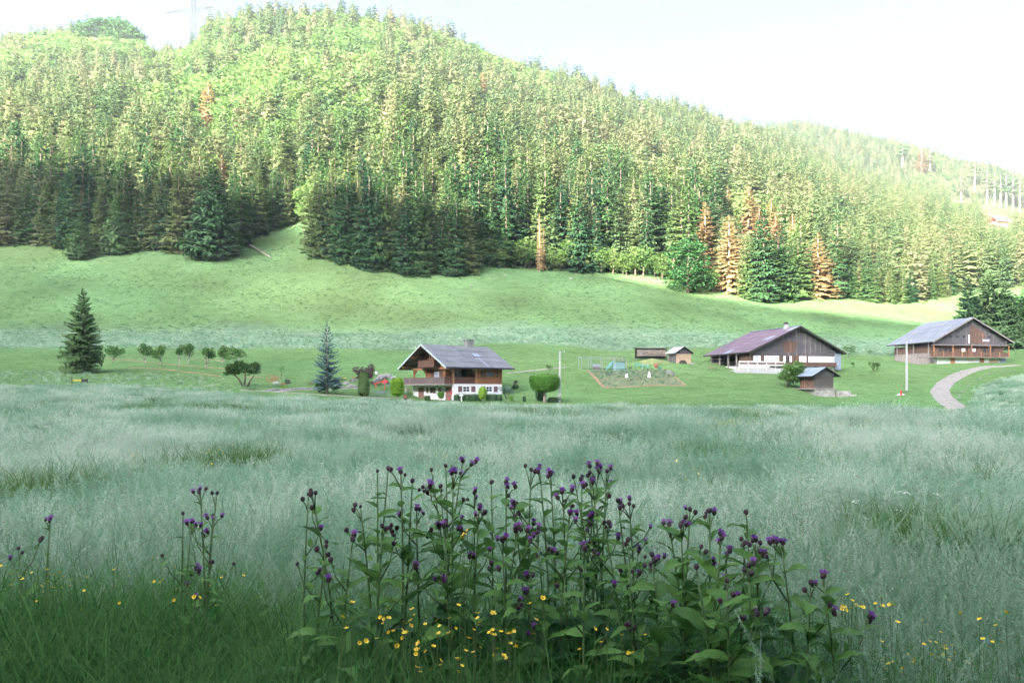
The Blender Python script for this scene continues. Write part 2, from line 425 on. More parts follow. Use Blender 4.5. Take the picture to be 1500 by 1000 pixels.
def H(x, y):
    """ground height at world x, y (arrays or scalars)"""
    sc_ = np.isscalar(x) and np.isscalar(y)
    x = np.atleast_1d(np.asarray(x, float)); y = np.atleast_1d(np.asarray(y, float))
    x, y = np.broadcast_arrays(x, y)
    r = np.hypot(x, y); th = np.arctan2(x, y)
    tc = np.clip(th, -R(50), R(50)); d = np.maximum(r * np.cos(tc), 1.2)
    a = np.stack([np.tan(tc) * 2.2, np.log(d)], -1).reshape(-1, 2)
    z = np.empty(len(a))
    for i in range(0, len(a), 20000):
        b = a[i:i + 20000]
        z[i:i + 20000] = _U(((b[:, None] - _A[None]) ** 2).sum(2)) @ _S[:_n] + _S[_n] + b @ _S[_n + 1:]
    z = z.reshape(x.shape) * d
    z = z * smooth(r, 1.0, 8.0)
    z = z + fbm(x, y, 3, .11, 3) * .35 * smooth(r, 150, 240) * smooth(-r, -2500, -800) + fbm(x, y, 5, .035, 3) * 3.0 * smooth(r, 320, 480)
    z = z + fbm(x, y, 9, .5, 3) * .06 * smooth(r, 8, 20)
    # the mountain behind the camera, whose morning shadow fills the valley
    t = x * SUN_H[0] + y * SUN_H[1]; q = x * math.cos(R(SUN_AZ)) - y * math.sin(R(SUN_AZ))
    crest = np.interp(q, [-900, -600, -275, -185, -150, -123, -90, -40, 100, 600], [360, 331, 309, 304, 300, 297, 286, 284, 300, 340]) + fbm(q, q * 0, 12, .06, 3) * 2.0
    zb = crest * np.where(t < CREST, smooth(t, 40, CREST) * .35 + .65 * np.clip((t - 60) / (CREST - 60), 0, 1), 1 - .5 * smooth(t, CREST, CREST + 500))
    w = smooth(np.abs(th), R(55), R(95)) * smooth(r, 3, 12)
    z = z * (1 - w) + zb * w
    z = np.maximum(z, -3.0)
    return float(z[0]) if sc_ else z

_hd = 2.5 * 1.004 ** np.arange(1700)
def hit(u, v, dmin=2.5):
    """where the sight line through a photo pixel meets the ground: the depth"""
    h = H((u - 750) / F * _hd, _hd); zl = EYE + (HZ - v) / F * _hd
    ok = (h >= zl) & (_hd >= dmin)
    return float(_hd[np.argmax(ok)]) if ok.any() else float(_hd[-1])
def G(u, d, dz=0.0):
    x = (u - 750) / F * d
    return (x, d, H(x, d) + dz)
def GV(u, v, dz=0.0, dmin=2.5): return G(u, hit(u, v, dmin), dz)

MU = [-300, 0, 330, 360, 400, 450, 600, 760, 880, 1000, 1380, 1425, 1440, 1500, 1800]
MD = [94, 93, 95, 96, 95, 95, 97, 97, 94, 90, 98, 108, 128, 138, 140]
def mead_edge(u): return np.interp(u, MU, MD)
SU = [-300, 0, 300, 600, 900, 1200, 1500]
SD = [183, 184, 186, 187, 189, 194, 214]
def strip_edge(u): return np.interp(u, SU, SD)
def forest_edge(u): return np.interp(u, EU, ED)

# polar grid round the camera's foot: fine where the photograph looks
ths = np.concatenate([np.arange(-180, -40, 4.0), np.arange(-40, 40.01, .25), np.arange(44, 180, 4.0)])
rs = np.concatenate([[.4], np.geomspace(.8, 60, 70), np.geomspace(61.5, 360, 130), np.geomspace(367, 2200, 74)])
TH, RR = np.meshgrid(R(1) * ths, rs)
X, Y = RR * np.sin(TH), RR * np.cos(TH)
Z = H(X, Y)
nt, nr = len(ths), len(rs)
co = np.concatenate([np.stack([X, Y, Z], -1).reshape(-1, 3), [[0, 0, H(0.0, 0.0)]]])
i, j = np.meshgrid(np.arange(nr - 1), np.arange(nt), indexing='ij')
j2 = (j + 1) % nt
quad = np.stack([i * nt + j, i * nt + j2, (i + 1) * nt + j2, (i + 1) * nt + j], -1).reshape(-1, 4)[:, ::-1]
tri = np.stack([np.full(nt, nr * nt), np.arange(nt), (np.arange(nt) + 1) % nt], -1)[:, ::-1]
gm = bpy.data.meshes.new('ground')
gm.vertices.add(len(co)); gm.vertices.foreach_set('co', co.astype(np.float32).ravel())
gm.loops.add(quad.size + tri.size); gm.loops.foreach_set('vertex_index', np.concatenate([quad.ravel(), tri.ravel()]).astype(np.int32))
gm.polygons.add(len(quad) + len(tri))
gm.polygons.foreach_set('loop_start', np.concatenate([np.arange(0, quad.size, 4), quad.size + np.arange(0, tri.size, 3)]).astype(np.int32))
gm.update(calc_edges=True)
gm.polygons.foreach_set('use_smooth', [True] * len(gm.polygons))
# what grows where: albedo per zone
xx, yy = co[:, 0], co[:, 1]
dd = np.maximum(yy, 1.0); uu = 750 + F * xx / dd; rr_ = np.hypot(xx, yy)
front = (yy > 1) & (np.abs(xx) < yy * 1.2)
def C(c): return np.array(c)[None]
n1 = (fbm(xx, yy, 21, .12, 4) * .5 + .5)[:, None]; n2 = (fbm(xx, yy, 22, .035, 3) * .5 + .5)[:, None]
colr = np.ones((len(co), 3)) * C((.06, .10, .035))
mead = C((.10, .19, .09)) * (.8 + .4 * n1)
lawn = C((.100, .192, .078)) * (.85 + .3 * n1) + C((.03, .02, 0)) * n2
strip = C((.14, .22, .14)) * (.85 + .3 * n1)
slope = C((.084, .163, .070)) * (.75 + .5 * n1) + C((.04, .03, .005)) * n2
forest = C((.055, .065, .03)) * (.7 + .6 * n1)
e0, e1, e2 = mead_edge(uu)[:, None], strip_edge(uu)[:, None], forest_edge(uu)[:, None]
D1 = dd[:, None]
colr = np.where(D1 < e0, mead, lawn)
w = smooth(D1, e1 - 1, e1 + 2); colr = colr * (1 - w) + strip * w
w = smooth(D1 + 6 * n1, e1 + 18, e1 + 34); colr = colr * (1 - w) + slope * w
w = smooth(D1, e2 + 1, e2 + 5); colr = colr * (1 - w) + forest * w
# the clearing round the far hut
cl = smooth(np.hypot((uu - 1470) / 45, (dd - 905) / 50), -1.0, -.75) * 0
colr = np.where(front[:, None], colr, forest)
w = smooth(-rr_, -40, -15)[:, None]; colr = colr * (1 - w) + mead * w
at = gm.color_attributes.new('albedo', 'FLOAT_COLOR', 'POINT')
at.data.foreach_set('color', np.concatenate([np.clip(colr, 0, 1), np.ones((len(co), 1))], 1).astype(np.float32).ravel())
m, n, l = mat('turf')
out = n.new('ShaderNodeOutputMaterial'); p = n.new('ShaderNodeBsdfDiffuse')
va = n.new('ShaderNodeVertexColor'); va.layer_name = 'albedo'
g = n.new('ShaderNodeNewGeometry')
na = noise(n, l, .35, 8, .7, g.outputs['Position']); nb = noise(n, l, 2.2, 6, .7, g.outputs['Position'])
c1 = mix(n, l, .75, va.outputs[0], ramp(n, l, na.outputs[0], [(.3, (.55, .6, .5)), (.5, (1, 1, 1)), (.72, (1.35, 1.25, 1.2))]).outputs[0], 'MULTIPLY')
c2 = mix(n, l, .8, c1, ramp(n, l, nb.outputs[0], [(.32, (.5, .55, .45)), (.55, (1.05, 1.05, 1.05)), (.7, (1.4, 1.35, 1.3))]).outputs[0], 'MULTIPLY')
l.new(c2, p.inputs[0])
b = n.new('ShaderNodeBump'); b.inputs['Strength'].default_value = .9; b.inputs['Distance'].default_value = .35
l.new(nb.outputs[0], b.inputs['Height']); l.new(b.outputs[0], p.inputs['Normal']); l.new(p.outputs[0], out.inputs[0])
gm.materials.append(m)
tag(link('ground', gm), kind='structure')

def ribbon(name, pts, width, m, lift=.06, kind='structure', step=1.5, uneven=.0, seed=1):
    """a strip draped over the ground along world (x, y) points"""
    pts = np.array([(p[0], p[1]) for p in pts], float)
    seg = np.hypot(*np.diff(pts, axis=0).T); s = np.concatenate([[0], np.cumsum(seg)])
    k = max(3, int(s[-1] / step)); t = np.linspace(0, s[-1], k)
    # smooth through the points
    px = np.interp(t, s, pts[:, 0]); py = np.interp(t, s, pts[:, 1])
    for _ in range(4):
        px[1:-1] = .25 * px[:-2] + .5 * px[1:-1] + .25 * px[2:]; py[1:-1] = .25 * py[:-2] + .5 * py[1:-1] + .25 * py[2:]
    tx, ty = np.gradient(px), np.gradient(py); ln = np.hypot(tx, ty); nx, ny = -ty / ln, tx / ln
    r_ = np.random.default_rng(seed); mb = MB(); cols = 5; vs = []
    for a in range(k):
        wd = (width if not hasattr(width, '__len__') else np.interp(t[a] / s[-1], np.linspace(0, 1, len(width)), width)) * (1 + uneven * r_.uniform(-1, 1))
        for c in range(cols):
            o = (c / (cols - 1) - .5) * wd; x, y = px[a] + nx[a] * o, py[a] + ny[a] * o
            vs.append((x, y, lift * (1 if 0 < c < cols - 1 else -1)))
    va_ = np.array(vs); va_[:, 2] += H(va_[:, 0], va_[:, 1])
    mb.add(va_, [(a * cols + c, a * cols + c + 1, (a + 1) * cols + c + 1, (a + 1) * cols + c) for a in range(k - 1) for c in range(cols - 1)])
    return tag(mb.build(name, m, smooth=True), kind=kind)

# ------------------------------------------------------------------ instancing for masses nobody could count
def instancer(name, pts, rot, scl, pid, protos, **kw):
    me = bpy.data.meshes.new(name)
    n_ = len(pts)
    me.vertices.add(n_); me.vertices.foreach_set('co', np.asarray(pts, np.float32).ravel())
    a = me.attributes.new('rot', 'FLOAT_VECTOR', 'POINT'); a.data.foreach_set('vector', np.asarray(rot, np.float32).ravel())
    a = me.attributes.new('scl', 'FLOAT_VECTOR', 'POINT'); a.data.foreach_set('vector', np.asarray(scl, np.float32).ravel())
    a = me.attributes.new('pid', 'INT', 'POINT'); a.data.foreach_set('value', np.asarray(pid, np.int32))
    pc = bpy.data.collections.new(name + '_kinds')
    for k, pm in enumerate(protos):
        po = bpy.data.objects.new('%s_kind_%02d' % (name, k), pm); pc.objects.link(po)
    ng = bpy.data.node_groups.new(name, 'GeometryNodeTree')
    ng.interface.new_socket('Geometry', in_out='INPUT', socket_type='NodeSocketGeometry')
    ng.interface.new_socket('Geometry', in_out='OUTPUT', socket_type='NodeSocketGeometry')
    N, L = ng.nodes, ng.links
    gi, go = N.new('NodeGroupInput'), N.new('NodeGroupOutput')
    ip = N.new('GeometryNodeInstanceOnPoints'); ci = N.new('GeometryNodeCollectionInfo')
    ci.inputs['Collection'].default_value = pc; ci.inputs['Separate Children'].default_value = True; ci.inputs['Reset Children'].default_value = True
    def attr(nm, ty):
        t = N.new('GeometryNodeInputNamedAttribute'); t.data_type = ty; t.inputs['Name'].default_value = nm
        return t.outputs['Attribute']
    L.new(gi.outputs[0], ip.inputs['Points']); L.new(ci.outputs[0], ip.inputs['Instance'])
    ip.inputs['Pick Instance'].default_value = True
    L.new(attr('pid', 'INT'), ip.inputs['Instance Index']); L.new(attr('rot', 'FLOAT_VECTOR'), ip.inputs['Rotation']); L.new(attr('scl', 'FLOAT_VECTOR'), ip.inputs['Scale'])
    L.new(ip.outputs[0], go.inputs[0])
    o = link(name, me)
    md = o.modifiers.new('scatter', 'NODES'); md.node_group = ng
    return tag(o, kind='stuff', **kw)
# ------------------------------------------------------------------ tree shapes
def spruce_mesh(name, Ht, Rd, levels, nb, m, seed, droop=.25, ragged=.3, low=.04, twigs=5, power=.8, wf=1.0):
    r = np.random.default_rng(seed); T = []
    for i in range(levels):
        t = (i + r.uniform(-.3, .3)) / (levels - 1); t = min(max(t, 0), 1)
        z_ = Ht * (low + (1 - low) * t * .985)
        k = max(3, int(round(nb * (1 - .45 * t)))); off = r.uniform(0, 2 * PI)
        for b in range(k):
            if r.random() < .06: continue
            L = (Rd * (1 - t) ** power * (1.0 if t > .12 else .8 + 1.7 * t) + .02 * Ht) * r.uniform(1 - ragged, 1 + ragged * .45)
            az = off + 2 * PI * b / k + r.uniform(-.35, .35); z = z_ + r.uniform(-.6, .6) * Ht / levels
            c, s = math.cos(az), math.sin(az); D = np.array([c, s, 0]); S = np.array([-s, c, 0])
            dr = droop * (1.25 - t) * r.uniform(.6, 1.3)
            up = .35 * t
            P0 = np.array([0, 0, z]); P1 = P0 + D * L * .55 + np.array([0, 0, L * .55 * (up - dr)]); P2 = P0 + D * L + np.array([0, 0, L * (up - dr * 1.1 + .12)])
            w = L * r.uniform(.22, .34) * wf
            dn = np.array([0, 0, -w * .75])
            T += [(P0, P1, P1 + S * w + dn), (P0, P1 - S * w + dn, P1), (P1, P2, P1 + S * w + dn), (P1, P1 - S * w + dn, P2)]
            for q in range(twigs):
                f = r.uniform(.25, 1.0); base = P0 + (P1 - P0) * min(f / .55, 1) if f < .55 else P1 + (P2 - P1) * (f - .55) / .45
                sd = S * (1 if q % 2 else -1); wl = w * r.uniform(.7, 1.5) * (1.15 - .5 * f)
                hw = w * r.uniform(.28, .5); base = base + sd * wl * r.uniform(0, .75) + np.array([0, 0, -wl * r.uniform(0, .35)])
                tip = base + sd * wl * r.uniform(-.2, .4) + D * wl * r.uniform(-.05, .35) + np.array([0, 0, -wl * r.uniform(.6, 1.5)])
                T.append((base - S * hw, base + S * hw, tip))
    for k in range(5):
        a = 2 * PI * k / 5; T.append(((0, 0, Ht * 1.01), (.006 * Ht * math.cos(a), .006 * Ht * math.sin(a), Ht * .93), (.006 * Ht * math.cos(a + 1.3), .006 * Ht * math.sin(a + 1.3), Ht * .93)))
    return quads_mesh(name, np.array([[np.asarray(p, float) for p in t] for t in T]), m)

def trunk_mesh(name, Ht, r0, m, bend=.0, seed=0):
    r = np.random.default_rng(seed); mb = MB()
    pts = [(bend * r.uniform(-1, 1) * i, bend * r.uniform(-1, 1) * i, Ht * i / 4 - (.6 if i == 0 else 0)) for i in range(5)]
    mb.tube(pts, [r0 * (1 - .82 * i / 4) * (1.25 if i == 0 else 1) for i in range(5)], 7)
    return mb.mesh(name, m, True)

def leaf_quads(cent, size, r, up=.35, flat=.8):
    """small leaf faces round given centres, tilted at random"""
    n_ = len(cent)
    nv = r.normal(size=(n_, 3)); nv[:, 2] = np.abs(nv[:, 2]) + up; nv /= np.linalg.norm(nv, axis=1)[:, None]
    a = np.cross(nv, r.normal(size=(n_, 3))); a /= np.linalg.norm(a, axis=1)[:, None] + 1e-9; b = np.cross(nv, a)
    s = (size * r.uniform(.6, 1.3, n_))[:, None]
    a, b = a * s, b * s * flat
    return np.stack([cent - a, cent - b * .7 + a * .1, cent + a, cent + b * .8 - a * .1], 1)

def crown_mesh(name, blobs, nleaf, size, m, seed, shell=.55, per=1):
    """blobs: (x, y, z, rx, ry, rz); leaves thickest near the blob's skin, in sprays with gaps between them"""
    r = np.random.default_rng(seed); bl = np.array(blobs, float)
    vol = bl[:, 3] * bl[:, 4] * bl[:, 5]; pr = vol ** .75 / (vol ** .75).sum()
    k = max(1, nleaf // 6)
    idx = r.choice(len(bl), k, p=pr); v = r.normal(size=(k, 3)); v /= np.linalg.norm(v, axis=1)[:, None]
    rad = shell + (1 - shell) * r.uniform(0, 1, k) ** .6
    spray = bl[idx, :3] + v * rad[:, None] * bl[idx, 3:6] * r.uniform(.88, 1.1, (k, 1))
    cent = np.repeat(spray, 6, 0) + r.normal(size=(k * 6, 3)) * size * np.array([1.25, 1.25, .7])
    return quads_mesh(name, leaf_quads(cent, size, r), m)

def limbs_mesh(name, m, trunk_h, r0, ends, seed, base_pts=None):
    """tapered trunk forking into limbs that reach the given ends"""
    r = np.random.default_rng(seed); mb = MB()
    base = base_pts or [(0, 0, -.4), (r.uniform(-.05, .05), 0, trunk_h * .5), (r.uniform(-.1, .1), r.uniform(-.1, .1), trunk_h)]
    mb.tube(base, [r0 * 1.25, r0 * .9, r0 * .75], 8)
    top = np.array(base[-1])
    for e in ends:
        e = np.array(e, float); md = (top + e) / 2 + r.normal(size=3) * .12 * np.linalg.norm(e - top)
        md[2] -= .04 * np.linalg.norm(e - top)
        mb.tube([top - (0, 0, r0 * .4), md, e], [r0 * .6, r0 * .4, r0 * .12], 6)
    return mb.mesh(name, m, True)

def make_tree(name, label, cat, trunk, crown, loc, rz=0, group=None):
    t = thing(name, label, cat, loc, rz, group)
    link('trunk', trunk, t); link('crown', crown, t)
    return t

# near-edge spruces (unit: metres, 30 m tall), far spruces and broadleaves
SPR = [spruce_mesh('spruce_crown', 30, Rd, lv, nb, M['spruce'], 40 + k, dr, rg, lo, 12, .62, .75) for k, (Rd, lv, nb, dr, rg, lo) in enumerate(
    [(4.0, 30, 8, .35, .32, .02), (3.5, 30, 8, .42, .35, .03), (4.6, 28, 9, .32, .3, .015), (3.1, 32, 7, .48, .4, .06), (3.8, 30, 8, .5, .35, .1), (2.8, 30, 7, .4, .4, .14)])]
SPF = [spruce_mesh('far_spruce_crown', 28, Rd, lv, nb, M['spruce_far'], 60 + k, dr, .38, lo, 7, .58) for k, (Rd, lv, nb, dr, lo) in enumerate(
    [(3.6, 22, 7, .4, .06), (3.1, 24, 6, .5, .12), (4.0, 22, 7, .35, .05), (2.7, 24, 6, .45, .2), (3.3, 20, 6, .6, .1)])]
SPT = trunk_mesh('spruce_trunk', 27, .38, M['bark'])
SPTP = trunk_mesh('pale_trunk', 27, .42, M['bark_pale'])
DEAD = [spruce_mesh('dead_crown', 30, Rd, 42, 9, M['dead_needles'], 80 + k, .5, .5, lo, 11, .62, .5) for k, (Rd, lo) in enumerate([(4.4, .03), (3.4, .06), (2.6, .1)])]
BARE = [spruce_mesh('bare_crown', 30, Rd, 15, 5, M['spruce_far'], 90 + k, .4, .45, .52, 4, .8) for k, Rd in enumerate([3.6, 2.8])]
def broad_blobs(seed, Ht, Rd):
    r = np.random.default_rng(seed); out = [(0, 0, Ht * .55, Rd * .8, Rd * .8, Ht * .36)]
    for k in range(9):
        a = r.uniform(0, 2 * PI); q = r.uniform(.35, .75) * Rd; z = Ht * r.uniform(.3, .82)
        s = Rd * r.uniform(.35, .55) * (1.15 - .4 * z / Ht)
        out.append((q * math.cos(a), q * math.sin(a), z, s, s, s * .8))
    return out
BRD = [crown_mesh('broad_crown', broad_blobs(s, 17, 5.2), 1500, .42, M['broad'], s) for s in (1, 2, 3, 4)]
BRF = [crown_mesh('far_broad_crown', broad_blobs(s, 17, 5.4), 520, .72, M['broad'], s) for s in (5, 6, 7, 8)]
BRT = limbs_mesh('broad_trunk', M['bark'], 5, .34, [(2.5, 0, 11), (-2.2, 1.5, 12), (0, -2.4, 10), (.4, .6, 14)], 3)

dead = [(1033, 408, 296, 36, 0), (1068, 428, 314, 42, 0), (1097, 345, 272, 26, 1), (1112, 350, 300, 16, 2), (1130, 352, 290, 22, 1), (1136, 360, 312, 18, 2), (1161, 365, 312, 14, 2), (1066, 320, 272, 16, 2), (1198, 438, 340, 34, 0), (1214, 437, 378, 30, 1), (1182, 430, 350, 20, 1), (790, 400, 312, 8, 2), (796, 398, 330, 7, 2), (305, 188, 120, 26, 1), (266, 140, 100, 20, 1), (325, 300, 225, 20, 2), (1350, 255, 210, 14, 2), (707, 150, 105, 16, 2)]
OPEN = [(u, vb, wp) for u, vb, vt, wp, kd in dead] + [(1408, 300, 26), (1428, 282, 14), (1446, 300, 14), (1457, 302, 16), (1466, 336, 30), (1484, 310, 20), (1008, 432, 90), (342, 192, 10), (140, 57, 60), (172, 57, 66), (196, 60, 50)]
# ------------------------------------------------------------------ the forest
def in_clearing(u, v): return (u > 1432) & (u < 1530) & (v > 306) & (v < 340)
pts = []
y = 256.0
while y < 1900:
    s = 6.5 if y < 420 else (7.6 if y < 900 else 10.0)
    xs = np.arange(-.74 * y, .74 * y, s)
    xs = xs + rng.uniform(-.42, .42, len(xs)) * s; ys = y + rng.uniform(-.45, .45, len(xs)) * s
    pts.append(np.stack([xs, ys], 1)); y += s * .92
pts = np.concatenate(pts)
u_ = 750 + F * pts[:, 0] / pts[:, 1]; e_ = forest_edge(u_); r_ = np.interp(u_, RU, RD)
keep = (pts[:, 1] > e_ + 3) & ((pts[:, 1] < r_ + 45) | ((u_ > 1040) & (pts[:, 1] < 1830)))
pts, u_ = pts[keep], u_[keep]
pz = H(pts[:, 0], pts[:, 1]); v_ = HZ - (pz - EYE) / pts[:, 1] * F
ok = ~in_clearing(u_, v_) & (u_ > -70) & (u_ < 1570)
pts, u_, v_, pz = pts[ok], u_[ok], v_[ok], pz[ok]
hp_ = 27 / pts[:, 1] * F
allow = np.full(len(pts), 99.0)
for uo, vo, wo in OPEN:      # nothing stands between the camera and the trees that show whole
    do_ = hit(uo, vo, 60)
    hit_ = (np.abs(u_ - uo) < wo * .5 + 5) & (pts[:, 1] < do_ + 2.5)
    allow = np.where(hit_, np.minimum(allow, (v_ - vo + 4) / F * pts[:, 1]), allow)
ok = allow > 3.5
pts, u_, v_, pz, allow = pts[ok], u_[ok], v_[ok], pz[ok], allow[ok]
nf = len(pts); dE = pts[:, 1] - forest_edge(u_)
bw = fbm(pts[:, 0], pts[:, 1], 31, .022, 3) + fbm(pts[:, 0], pts[:, 1], 32, .09, 2) * .5
bias = np.where(u_ < 560, -.25 + .95 * smooth(-v_, -290, -170), np.where(u_ < 1000, -.35 + .75 * smooth(-v_, -260, -150), -.55 + .3 * smooth(-v_, -230, -150))) - .9 * smooth(-dE, -70, -10)
isb = (bw * .45 + bias * .7 + rng.uniform(-.7, .7, nf)) > .10
hgt = np.where(isb, rng.normal(19, 3, nf), rng.normal(29, 5.0, nf)); hgt = np.clip(hgt, 9, 38)
hgt *= np.where(pts[:, 1] > 1250, .9, 1) * (1 - .34 * smooth(u_, 1080, 1320))
hgt *= np.where((u_ > 212) & (u_ < 302) & (pts[:, 1] > 640), .62, 1)
hgt = np.minimum(hgt, np.maximum(allow, 4.0)); app = hgt / pts[:, 1]
rzs = rng.uniform(0, 2 * PI, nf)
inframe = (u_ > -15) & (u_ < 1515)
def zone(u, spruce):
    k = 'spruce' if spruce else 'broadleaf tree'
    if u < 368: return '%s in the forest left of the grassy notch' % k, '%ss in the forest left of the grassy notch' % k
    if u < 458: return 'tall sunlit %s lining the grassy notch in the forest edge' % k, '%ss lining the grassy notch' % k
    if u < 690: return 'dark %s in the shaded clump that juts into the slope meadow' % k, '%ss in the shaded clump jutting into the meadow' % k
    if u < 960: return '%s on the forest edge between the dark clump and the round maple' % k, '%ss between the dark clump and the round maple' % k
    return '%s on the sunlit forest edge above the farmhouses' % k, '%ss above the farmhouses' % k
single = np.zeros(nf, bool)
for kind, cap in ((False, 170), (True, 120)):
    c = np.where((isb == kind) & inframe)[0]
    single[c[np.argsort(-app[c])[:cap]]] = True
protoS = [remember(make_tree('spruce_tree', None, None, SPT, c, (0, 0, -500))) for c in SPR]
protoB = [remember(make_tree('broadleaf_tree', None, None, BRT, c, (0, 0, -500))) for c in BRD]
used = {}
def place(protos, loc, rz, sc, label, cat, group):
    p_ = protos[random.randrange(len(protos))]
    if p_.name not in used:
        used[p_.name] = 1; o = p_; o.location = loc; o.rotation_euler = (0, 0, rz); o.scale = sc; o['label'] = label
        if group: o['group'] = group
        elif 'group' in o: del o['group']
    else:
        o = copy_tree(p_, None, loc, rz, sc, label, group)
        if not group and 'group' in o: del o['group']
    o['category'] = cat
    return o
for i in np.where(single)[0]:
    lab, grp = zone(u_[i], not isb[i])
    if isb[i]:
        s = hgt[i] / 17; place(protoB, (pts[i, 0], pts[i, 1], pz[i] - .3), rzs[i], (s * rng.uniform(.9, 1.15), s * rng.uniform(.9, 1.15), s), lab, 'tree', grp)
    else:
        s = hgt[i] / 30; w = s * rng.uniform(1.2, 1.65); place(protoS, (pts[i, 0], pts[i, 1], pz[i] - .3), rzs[i], (w, w, s), lab, 'spruce', grp)
rest = ~single
c = np.where(rest & ~isb)[0]
s = (hgt[c] / 28)[:, None]; wv = rng.uniform(1.4, 1.95, (len(c), 1))
instancer('spruce_forest', np.c_[pts[c], pz[c] - .4], np.c_[np.zeros((len(c), 2)), rzs[c]], np.concatenate([s * wv, s * wv, s], 1), rng.integers(0, len(SPF), len(c)), SPF)
c = np.where(rest & isb)[0]
s = (hgt[c] / 17)[:, None]; wv = rng.uniform(1.1, 1.5, (len(c), 1))
instancer('broadleaf_forest', np.c_[pts[c], pz[c] - .4], np.c_[np.zeros((len(c), 2)), rzs[c]], np.concatenate([s * wv, s * wv, s], 1), rng.integers(0, len(BRF), len(c)), BRF)

def front_label(u, spruce):
    k = 'spruce' if spruce else 'bushy broadleaf tree'
    z_ = ('left of the grassy notch' if u < 368 else 'inside the grassy notch' if u < 458 else 'of the shaded clump' if u < 690 else 'between the shaded clump and the round maple' if u < 960 else 'above the farmhouses')
    rows[(k, z_)] = rows.get((k, z_), -1) + 1
    return '%s front-row %s from the left, %s' % (ordinal(rows[(k, z_)]), k, z_), k + 's in the front row of the forest ' + z_
# the row of trees right on the forest edge, branches down to the grass
rows = {}
for u in np.arange(-30, 1520, 9.5):
    if 960 < u < 1060 or 783 < u < 802 or (1400 < u) or 1055 < u < 1082 or 1180 < u < 1222: continue
    uj = u + random.uniform(-4, 4); d = forest_edge(uj) + random.uniform(.5, 5)
    big = 1.0
    if 366 < u < 458: big = .9
    hh = random.uniform(19, 31) * big; w = hh / 30 * random.uniform(1.15, 1.5)
    if 690 < u < 960 and random.random() < .55:
        lab, grp = front_label(uj, False); s = random.uniform(.45, .75)
        place(protoB, G(uj, d - 1, -.6), random.uniform(0, 6), (s * 1.2, s * 1.2, s), lab, 'tree', grp)
        continue
    if 1230 < u: hh *= .5; w *= .6
    lab, grp = front_label(uj, True)
    place(protoS[:4] if not 366 < u < 458 else protoS, G(uj, d, -.3), random.uniform(0, 6), (w, w, hh / 30), lab, 'spruce', grp)

# trees of their own
DENSE = spruce_mesh('spruce_crown', 30, 7.0, 44, 12, M['spruce_lone'], 55, .2, .35, .02, 14, .8, .55)
def own_spruce(u, vb, vt, wpx, name, label, cat, crown, trunk, crown_h, crown_r, d=None, group=None):
    d = d or hit(u, vb); hgt_ = (vb - vt) / F * d; w = wpx / 2 / F * d / crown_r
    t = make_tree(name, label, cat, trunk, crown, G(u, d, -.15), random.uniform(0, 6), group)
    t.scale = (w, w, hgt_ / crown_h); return t
for u, vb, vt, wp, lab in ((118, 380, 318, 44, 'short bushy spruce standing alone in front of the forest at upper meadow'), (172, 372, 284, 50, 'dense dark green spruce beside the short bushy one at the forest edge'), (312, 377, 238, 84, 'broad tall spruce with drooping boughs nearest the fallen trunk')):
    own_spruce(u, vb, vt, wp * 1.15, 'spruce_tree', lab, 'spruce', DENSE, SPT, 30, 7.0)
for q, (u, vb, vt, wp, kd) in enumerate(dead):
    if u > 1000 and vb > 260: lab, grp = 'dead spruce with rusty tan needles above the farmhouses', 'dead rusty spruces above the farmhouses'
    elif 780 < u < 800: lab, grp = 'thin dead spruce with bare reddish trunk in the forest edge', 'thin dead spruces in the forest edge'
    else: lab, grp = 'browning spruce standing out of the green forest slope', 'browning spruces on the forest slope'
    if u == 1198: lab, grp = 'big rusty dead spruce at the meadow edge behind the purple roofed farmhouse', None
    if u == 1068: lab, grp = 'broadest rusty dead spruce beside the round green maple', None
    own_spruce(u, vb, vt, wp * 1.3, 'dead_spruce', lab, 'spruce', DEAD[kd], SPTP, 30, (4.4, 3.4, 2.6)[kd], None if vb > 390 else hit(u, vb, 300), grp)
for u, vb, vt in ((1408, 300, 262), (1428, 282, 232), (1446, 300, 245), (1457, 302, 250), (1466, 305, 252), (1474, 306, 248), (1484, 310, 250), (1494, 312, 255), (1362, 255, 215), (1322, 245, 205), (342, 192, 138), (1368, 340, 305)):
    own_spruce(u, vb, vt, 20, 'pine_tree', 'tall tree with long bare pale trunk on the far hillside', 'tree', BARE[u % 2], SPTP, 30, 3.2, hit(u, vb, 500), 'trees with bare pale trunks on the far hillside')
# group of dark trees behind the grey roofed farmhouse
for u, vt, wp, lab in ((1418, 398, 56, 'leftmost and slimmest dark spruce behind the grey roofed farmhouse'), (1448, 390, 84, 'tallest dark spruce behind the grey roofed farmhouse'), (1472, 408, 64, 'dark spruce against the leafy trees behind the grey roofed farmhouse')):
    own_spruce(u, 506, vt, wp, 'spruce_tree', lab, 'spruce', DENSE, SPT, 30, 7.0, 217)
for u, vt, wp, d, lab in ((1494, 424, 76, 222, 'leafy green tree behind the grey farmhouse, beside dark spruces'), (1525, 412, 80, 228, 'leafy green tree cut by the frame edge behind the grey farmhouse')):
    s = (508 - vt) / F * d / 17; w = wp / 2 / F * d / 5.2
    t = make_tree('broadleaf_tree', lab, 'tree', BRT, crown_mesh('broad_crown', broad_blobs(u, 17, 5.2), 2400, .36, M['broad_dark'], u), G(u, d, -.5)); t.scale = (w, w, s)
